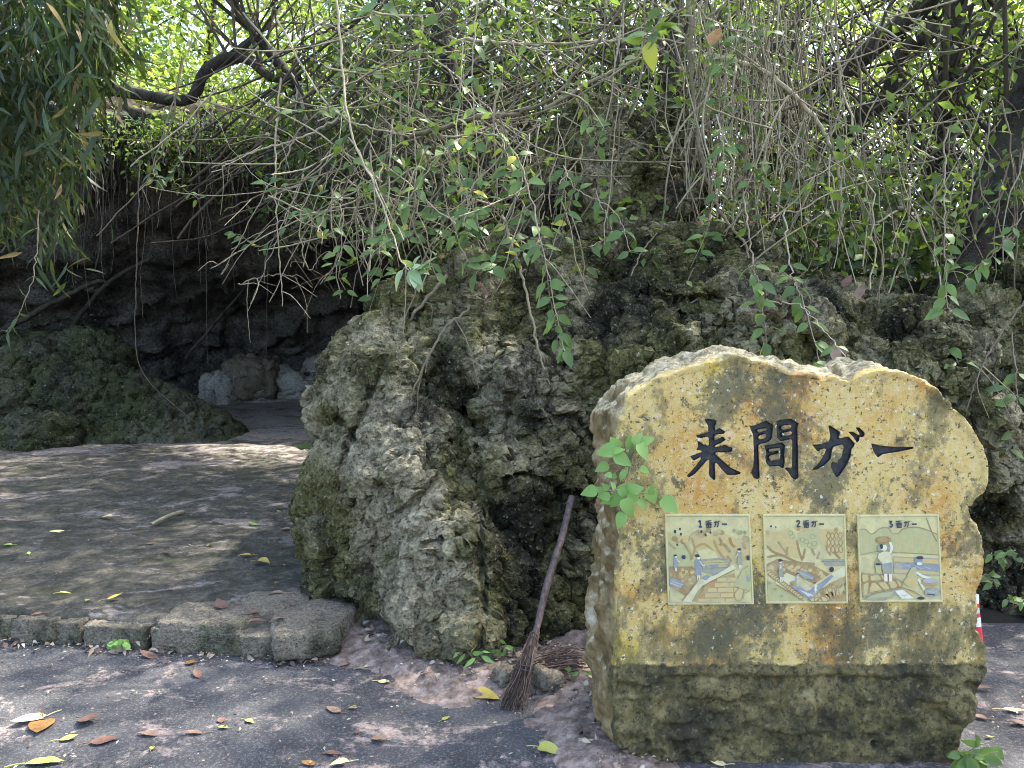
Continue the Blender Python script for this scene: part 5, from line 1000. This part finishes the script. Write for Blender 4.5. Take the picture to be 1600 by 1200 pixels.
obj('stem', tube_mesh('stem', [spline([np.array([.0, .05, -.03]), np.array(list(at(976, 775, 2.64))) - bl_, np.array(list(at(985, 730, 2.63))) - bl_, np.array(list(at(995, 690, 2.61))) - bl_], 12)], [.0028], M_STEM, 5), root)
sprig('small leafy plant on the asphalt at the right foot of the sign stone', 1495, 1190, 2.6, 5, .075, 'v', 'ovate', 0.01, up=.12, per=4, lean=.8)
sprig('tiny round leaved weed growing from the kerb joint', 195, 1012, 3.7, 6, .035, 's', 'round', 0.01, up=.05, per=4, spread=.9, lean=.6)
sprig('tiny green weed on the boulder left face', 532, 716, 4.2, 3, .05, 's', 'ovate', up=.05, per=3)
sprig('dark green seedling on the left edge of the boulder by the path', 484, 716, 4.72, 3, .07, 'v', 'ovate', up=.09, per=3)
sprig('pale ferny weed at the outcrop foot left of the broom', 775, 1030, 3.45, 5, .05, 's', 'long', up=.10, per=4)
sprig('small green plant between broom and sign stone foot', 905, 1060, 3.1, 4, .04, 's', 'ovate', 0.02, up=.06, per=3)
sprig('weed with narrow leaves at the outcrop foot behind the broom', 745, 1040, 3.4, 3, .06, 's', 'long', 0.04, up=.1, per=3)
sprig('tiny weed sprouting from the pocket in the boulder', 540, 810, 4.0, 4, .035, 'v', 'long', up=.05, per=4)
for i, (px, py) in enumerate([(1558, 920), (1585, 950), (1550, 880), (1595, 890)]):
    sprig(['broad leaved ground plant right of the marker cone', 'ground plant with pale leaves at the right picture edge', 'leafy plant on the rock just above the marker cone', 'upper ground plant at the right picture edge'][i], px, py, 3.75, 4, .055, 'v', 'ovate', up=.10, per=3, lean=.8, spread=.9)

# ------------------------------------------------------------------ fallen leaves, dry litter
M_F = {}
for k, c1, c2 in (('yellow', (0.50, 0.40, 0.09), (0.34, 0.25, 0.06)), ('cream', (0.68, 0.60, 0.34), (0.55, 0.45, 0.2)), ('orange', (0.36, 0.19, 0.06), (0.24, 0.12, 0.04)), ('brown', (0.20, 0.115, 0.085), (0.11, 0.065, 0.05)), ('pink', (0.33, 0.215, 0.15), (0.21, 0.13, 0.09)), ('green', (0.25, 0.42, 0.08), (0.4, 0.5, 0.12)), ('lime', (0.44, 0.46, 0.12), (0.36, 0.34, 0.08)), ('rust', (0.22, 0.12, 0.085), (0.14, 0.075, 0.055))):
    M_F[k] = plain_mat('fallen_leaf_' + k, c1, c2, 30, 0.6, 0.3)
def fallen(label, px, py, size_px, col, ang, kind='ovate', z=0.0, stalk=True, group='fallen leaves', curl=None, Y=None):
    p = atz(px, py, z) if Y is None else at(px, py, Y); s_ = size_px * (p - cam.location).length / 1200 * .8
    V_, F_ = leaf_tpl(kind, 8, curl if curl is not None else random.uniform(-.35, .25), random.uniform(.05, .5)); V_ = V_.copy(); V_[:, 1] -= .5
    V_[:, 2] += .05 * vnoise(V_ * 3 + random.random() * 50, 2); V_ *= s_
    if stalk:
        Q = spline([(0, -.5, 0), (.06, -.72, .02), (.12, -.95, 0)], 5) * s_; tv, tf, _ = tubes([Q], [s_ * .014 + .0006], 4); F_ = np.vstack([F_, tf + len(V_)]); V_ = np.vstack([V_, tv])
    V_[:, 2] -= V_[:, 2].min() - .002
    o = obj('fallen_leaf', mesh_np('fallen_leaf', V_, F_, M_F[col], True), None, loc=p, rot=(random.uniform(-.05, .05), random.uniform(-.05, .05), R(ang))); return tag(o, label, 'leaf', group)
PZ = 0.15
for a in [
    ('large orange brown leaf on the asphalt at lower left', 63, 1138, 46, 'orange', 200, 'heart'), ('cream leaf lying under the large orange leaf at lower left', 45, 1128, 48, 'cream', 130, 'ovate'), ('lime leaf with long stalk right of the large orange leaf', 108, 1155, 28, 'lime', 280, 'ovate'), ('long green leaf at the bottom edge lower left', 70, 1192, 58, 'green', 275, 'long'),
    ('dark brown crumpled leaf right of the orange leaf pair', 133, 1128, 36, 'brown', 60, 'heart'), ('rust brown leaf below the dark crumpled one', 163, 1158, 42, 'rust', 290, 'ovate'), ('pinkish curled leaf with stalk in the asphalt middle left', 230, 1148, 36, 'pink', 80, 'long'), ('pink flat leaf right of the curled stalked leaf', 300, 1147, 34, 'pink', 95, 'long'),
    ('small lime leaf touching a brown scrap on the asphalt', 348, 1138, 18, 'lime', 90, 'ovate'), ('small brown scrap touching the lime leaf on the asphalt', 346, 1127, 16, 'rust', 20, 'round'), ('small pale lime leaf alone on the asphalt', 390, 1128, 20, 'lime', 240, 'ovate'), ('tiny lime leaf near the bottom edge left of centre', 238, 1170, 10, 'lime', 0, 'round'),
    ('orange brown leaf just below the kerb stones', 297, 1038, 18, 'orange', 110, 'round'), ('rust leaf below the orange one near the kerb', 308, 1056, 26, 'rust', 40, 'ovate'), ('brown leaf lying against the kerb stone front', 232, 1027, 34, 'brown', 80, 'ovate'), ('pink leaf on the asphalt right of middle', 521, 1110, 34, 'pink', 60, 'ovate'),
    ('reddish curled leaf near the bottom edge centre', 518, 1178, 36, 'rust', 85, 'long'), ('tan leaf cut by the bottom edge centre left', 530, 1196, 34, 'cream', 95, 'ovate'), ('brown leaf cut by the bottom edge left of the tan leaf', 482, 1194, 26, 'orange', 80, 'ovate'), ('pink leaf in a pale patch on the asphalt before the boulder', 590, 1158, 34, 'pink', 70, 'ovate'),
    ('small brown leaf on the asphalt above the pale patch', 558, 1144, 16, 'rust', 0, 'ovate'), ('yellow green leaf with stalk at the bottom right of centre', 861, 1178, 46, 'lime', 250, 'heart'), ('small bright lime leaf on the asphalt before the broom', 697, 1123, 18, 'lime', 310, 'ovate'), ('large olive yellow leaf left of the broom head', 760, 1090, 52, 'yellow', 250, 'heart'),
    ('pale yellow leaf on the reddish dirt before the boulder', 600, 1066, 24, 'cream', 250, 'ovate'), ('small yellow leaf on the dirt above the pale yellow one', 606, 1045, 14, 'lime', 330, 'ovate'), ('whitish leaf on the reddish dirt below the boulder', 578, 1043, 22, 'cream', 280, 'ovate'), ('rust leaf on the dirt under the boulder undercut', 561, 1005, 24, 'rust', 300, 'ovate'),
    ('brown leaf on the dirt beside the last kerb stone', 537, 1041, 22, 'pink', 110, 'ovate'), ('cream curled leaf beside the last kerb stone', 506, 1018, 28, 'cream', 100, 'ovate'), ('pink leaf stuck at the foot of the boulder front', 654, 1062, 24, 'pink', 10, 'ovate'), ('small yellow leaf with stalk left of the bottom boulder foot', 550, 1108, 16, 'yellow', 80, 'ovate'),
    ('yellow leaf right of the broom head on the dirt', 868, 1086, 24, 'yellow', 300, 'ovate'), ('small orange yellow leaf beside the broom and sign', 883, 1080, 16, 'yellow', 40, 'round'), ('pink flat leaf on the dirt left of the sign stone foot', 898, 1130, 26, 'pink', 80, 'round'), ('rust curled leaf just right of the broom bristles', 842, 1075, 38, 'rust', 30, 'long'),
    ('big pink brown leaf leaning on the sign stone left foot', 902, 1022, 36, 'pink', 280, 'ovate'), ('brown leaf scrap on the dirt below the yellow leaves', 880, 1105, 26, 'brown', 0, 'heart'), ('cream leaf cut by the bottom edge under the sign', 1120, 1194, 32, 'cream', 80, 'ovate'), ('tan leaf on the asphalt at the right picture edge', 1585, 1112, 34, 'cream', 255, 'long'),
    ('brown leaf on the asphalt right of the sign stone', 1532, 1078, 30, 'rust', 80, 'long'), ('small pale brown leaf right of the sign stone foot', 1530, 1122, 22, 'pink', 60, 'ovate'), ('small lime leaf on the asphalt right of the sign', 1545, 1153, 12, 'lime', 100, 'ovate'), ('brown leaf at the right picture edge on the asphalt', 1592, 1132, 26, 'brown', 90, 'ovate')]:
    fallen(*a)
for a in [
    ('large yellow leaf on the path beside the boulder', 412, 880, 28, 'yellow', 250, 'heart'), ('olive yellow leaf with upright stalk left of the large yellow one', 383, 869, 22, 'yellow', 100, 'ovate'), ('yellow leaf with long stalk on the path left of middle', 180, 935, 26, 'yellow', 290, 'ovate'), ('lime leaf with stalk on the path near the left kerb', 102, 929, 18, 'lime', 300, 'ovate'),
    ('pale curled leaf on the upper path at left', 165, 811, 26, 'cream', 80, 'ovate'), ('dry pale star shaped leaf on the upper path left', 88, 832, 22, 'cream', 110, 'heart'), ('small green leaf at the far left of the path', 12, 852, 14, 'green', 90, 'ovate'), ('tiny green leaf on the path near the left edge', 45, 865, 11, 'green', 30, 'ovate'),
    ('brown curled leaf in the middle of the path', 240, 852, 26, 'rust', 280, 'ovate'), ('dark brown leaf right of the curled one on the path', 260, 864, 18, 'brown', 60, 'ovate'), ('small yellow leaf in the middle of the path', 326, 853, 12, 'yellow', 0, 'ovate'), ('yellow leaf on the far path near the boulder edge', 433, 800, 18, 'yellow', 250, 'ovate'),
    ('green leaf on the path near the boulder edge', 395, 820, 18, 'green', 60, 'ovate'), ('pink leaf beside the boulder foot on the path', 445, 828, 22, 'pink', 80, 'ovate'), ('orange leaf beside the boulder foot', 432, 911, 12, 'orange', 0, 'round'), ('pink leaf with a tiny sprout beside the boulder', 430, 930, 34, 'pink', 80, 'long'),
    ('brown leaf behind the kerb stones right end', 395, 958, 28, 'brown', 300, 'ovate'), ('dark brown leaf behind the kerb stones', 345, 948, 30, 'brown', 40, 'heart'), ('rust leaf lying on the last kerb stones', 402, 972, 28, 'rust', 290, 'ovate'), ('tan leaf on the corner paving stone', 437, 970, 24, 'pink', 320, 'ovate'), ('white round leaf on the corner paving stone', 462, 965, 9, 'cream', 0, 'round'),
    ('reddish leaf on the path below the curled brown leaf', 265, 917, 20, 'rust', 60, 'ovate'), ('yellow leaf lying in the sun patch on the far path', 415, 699, 16, 'yellow', 80, 'ovate'), ('tiny yellow leaf on the far path before the mound', 238, 706, 10, 'yellow', 80, 'ovate'), ('second tiny yellow leaf nearer than the first before the mound', 270, 715, 9, 'yellow', 60, 'ovate'), ('small yellow leaf left of the kerb weed', 137, 938, 10, 'yellow', 0, 'round'), ('small brown leaf on the path left of the yellow stalked leaf', 55, 963, 24, 'rust', 80, 'ovate')]:
    fallen(*a, z=PZ)
for lab, px, py, Y, s_, c, an in [('reddish crumpled leaf lodged in a pocket of the boulder', 550, 858, 4.02, 34, 'brown', 30), ('curled dry leaf on the boulder crest', 752, 455, 4.25, 40, 'brown', 80), ('brown leaf clump on the dark rock ledge', 950, 410, 4.9, 44, 'rust', 60), ('second brown leaf on the dark rock ledge', 970, 425, 4.9, 36, 'rust', 200),
                                  ('hanging dry tan leaf among stems at the top right', 1118, 60, 4.4, 44, 'orange', 0), ('dry brown leaf hanging in the right tangle', 1267, 380, 4.3, 30, 'rust', 10), ('brown leaf caught on the ledge right of the rock peak', 1133, 412, 4.5, 28, 'orange', 90), ('pale pink dry leaf on the litter slope', 1345, 456, 4.4, 30, 'pink', 80),
                                  ('pink white dry leaf cluster above the sign stone top', 1305, 552, 3.9, 36, 'pink', 100), ('dry leaf stuck on the boulder left slope', 575, 500, 4.9, 34, 'brown', 60), ('dry leaf at the sign tile three corner on the slope behind', 1325, 440, 4.4, 30, 'rust', 30), ('small brown leaf at the boulder middle crest', 680, 655, 4.0, 26, 'brown', 60)]:
    o = fallen(lab, px, py, s_, c, an, 'ovate', Y=Y, group='dry leaves caught on rock and stems'); o.rotation_euler = (R(random.uniform(40, 80)), random.uniform(-.4, .4), R(random.uniform(-60, 60)))

# dry twig and needle heap between broom and sign
hp_ = empty('twig_heap', atz(885, 1055, 0.03), 'heap of dry brown twigs between the broom and the sign stone', 'twigs'); HL = np.array(hp_.location)
for i in range(90):
    c = np.array([random.uniform(-.13, .06), random.uniform(-.06, .15), random.uniform(.01, .07)]); a = random.gauss(.35, .4); ln = random.uniform(.08, .2); d = np.array([math.cos(a), .3 * random.gauss(0, 1), math.sin(a) * .35]) * ln / 2
    obj('twig', tube_mesh('twig', [spline([c - d, c + RNG.standard_normal(3) * .006, c + d], 4)], [random.uniform(.0012, .0032)], M_TWIG, 4), hp_)
st = [atz(236, 824, PZ), atz(285, 804, PZ)]; tag(obj('fallen_stick', tube_mesh('fallen_stick', [spline([st[0] + Vector((0, 0, .02)), (st[0] + st[1]) / 2 + Vector((0, 0, .03)), st[1] + Vector((0, 0, .02))], 8)], [np.linspace(.012, .018, 8)], M_STEM, 7)), 'pale dry stick lying on the path left of middle', 'stick')
# fine litter: bits of leaf and grit
n = 1500; X = RNG.uniform(-3.2, 2.2, n); Y = RNG.uniform(2.3, 3.7, n); onp = Y > kerb_y(X) + .2; Z = np.full(n, .012)
n2 = 1300; X2 = RNG.uniform(-5, -.9, n2); Y2 = RNG.uniform(4.0, 9.5, n2); X = np.concatenate([X[~onp], X2]); Z = np.concatenate([Z[~onp], path_z(X2, Y2) + .006]); Y = np.concatenate([Y[~onp], Y2])
kx = RNG.uniform(-3.2, -.85, 500); ky = kerb_y(kx) - np.abs(RNG.normal(0, .06, 500)); ft = fp[RNG.integers(0, len(fp) - 1, 900)] ; fq = RNG.random(900)[:, None]
fi = RNG.integers(0, len(fp) - 1, 900); ff = fp[fi] * (1 - fq) + fp[fi + 1] * fq + RNG.normal(0, .09, (900, 2)); X = np.concatenate([X, kx, ff[:, 0]]); Y = np.concatenate([Y, ky, ff[:, 1]]); Z = np.concatenate([Z, np.full(500, .014), np.full(900, .058)])
P = np.stack([X, Y, Z], 1); D = RNG.standard_normal((len(P), 3)); D[:, 2] *= .1; Nn = RNG.standard_normal((len(P), 3)) * .25; Nn[:, 2] += 1
fi = RNG.integers(0, len(fp) - 1, 260); fq = RNG.random(260)[:, None]; ff = fp[fi] * (1 - fq) + fp[fi + 1] * fq + RNG.normal(0, .07, (260, 2)); kx = RNG.uniform(-3.1, -.9, 160); ky = kerb_y(kx) - np.abs(RNG.normal(0, .05, 160))
BP = np.vstack([np.column_stack([ff, np.full(260, .06)]), np.column_stack([kx, ky, np.full(160, .018)])]); BD = RNG.standard_normal((420, 3)); BD[:, 2] *= .25
M_LIT = tint_mat('litter_bits', [(0, (0.08, 0.05, 0.04)), (0.5, (0.22, 0.15, 0.12)), (0.8, (0.42, 0.36, 0.24)), (1, (0.5, 0.48, 0.4))])
tag(obj('leaf_litter', leaf_cloud('leaf_litter', P, D, Nn, RNG.uniform(.006, .022, len(P)), M_LIT, 'ovate', 3, .1)), kind='stuff')
n = 1500; X = RNG.uniform(.2, 3.5, n); Y = RNG.uniform(4.9, 7.5, n); P = np.stack([X, Y, hill_z(X, Y) + RNG.uniform(.0, .04, n)], 1); D = RNG.standard_normal((n, 3)); D[:, 2] *= .2
tag(obj('slope_litter', leaf_cloud('slope_litter', P, D, rnd_norm(n, 1), RNG.uniform(.05, .11, n), M_LIT, 'ovate', 4, .3)), kind='stuff')
tag(obj('drifted_litter', leaf_cloud('drifted_litter', BP, BD, rnd_norm(420, .8), RNG.uniform(.02, .05, 420), M_LIT, 'ovate', 4, .5)), kind='stuff')
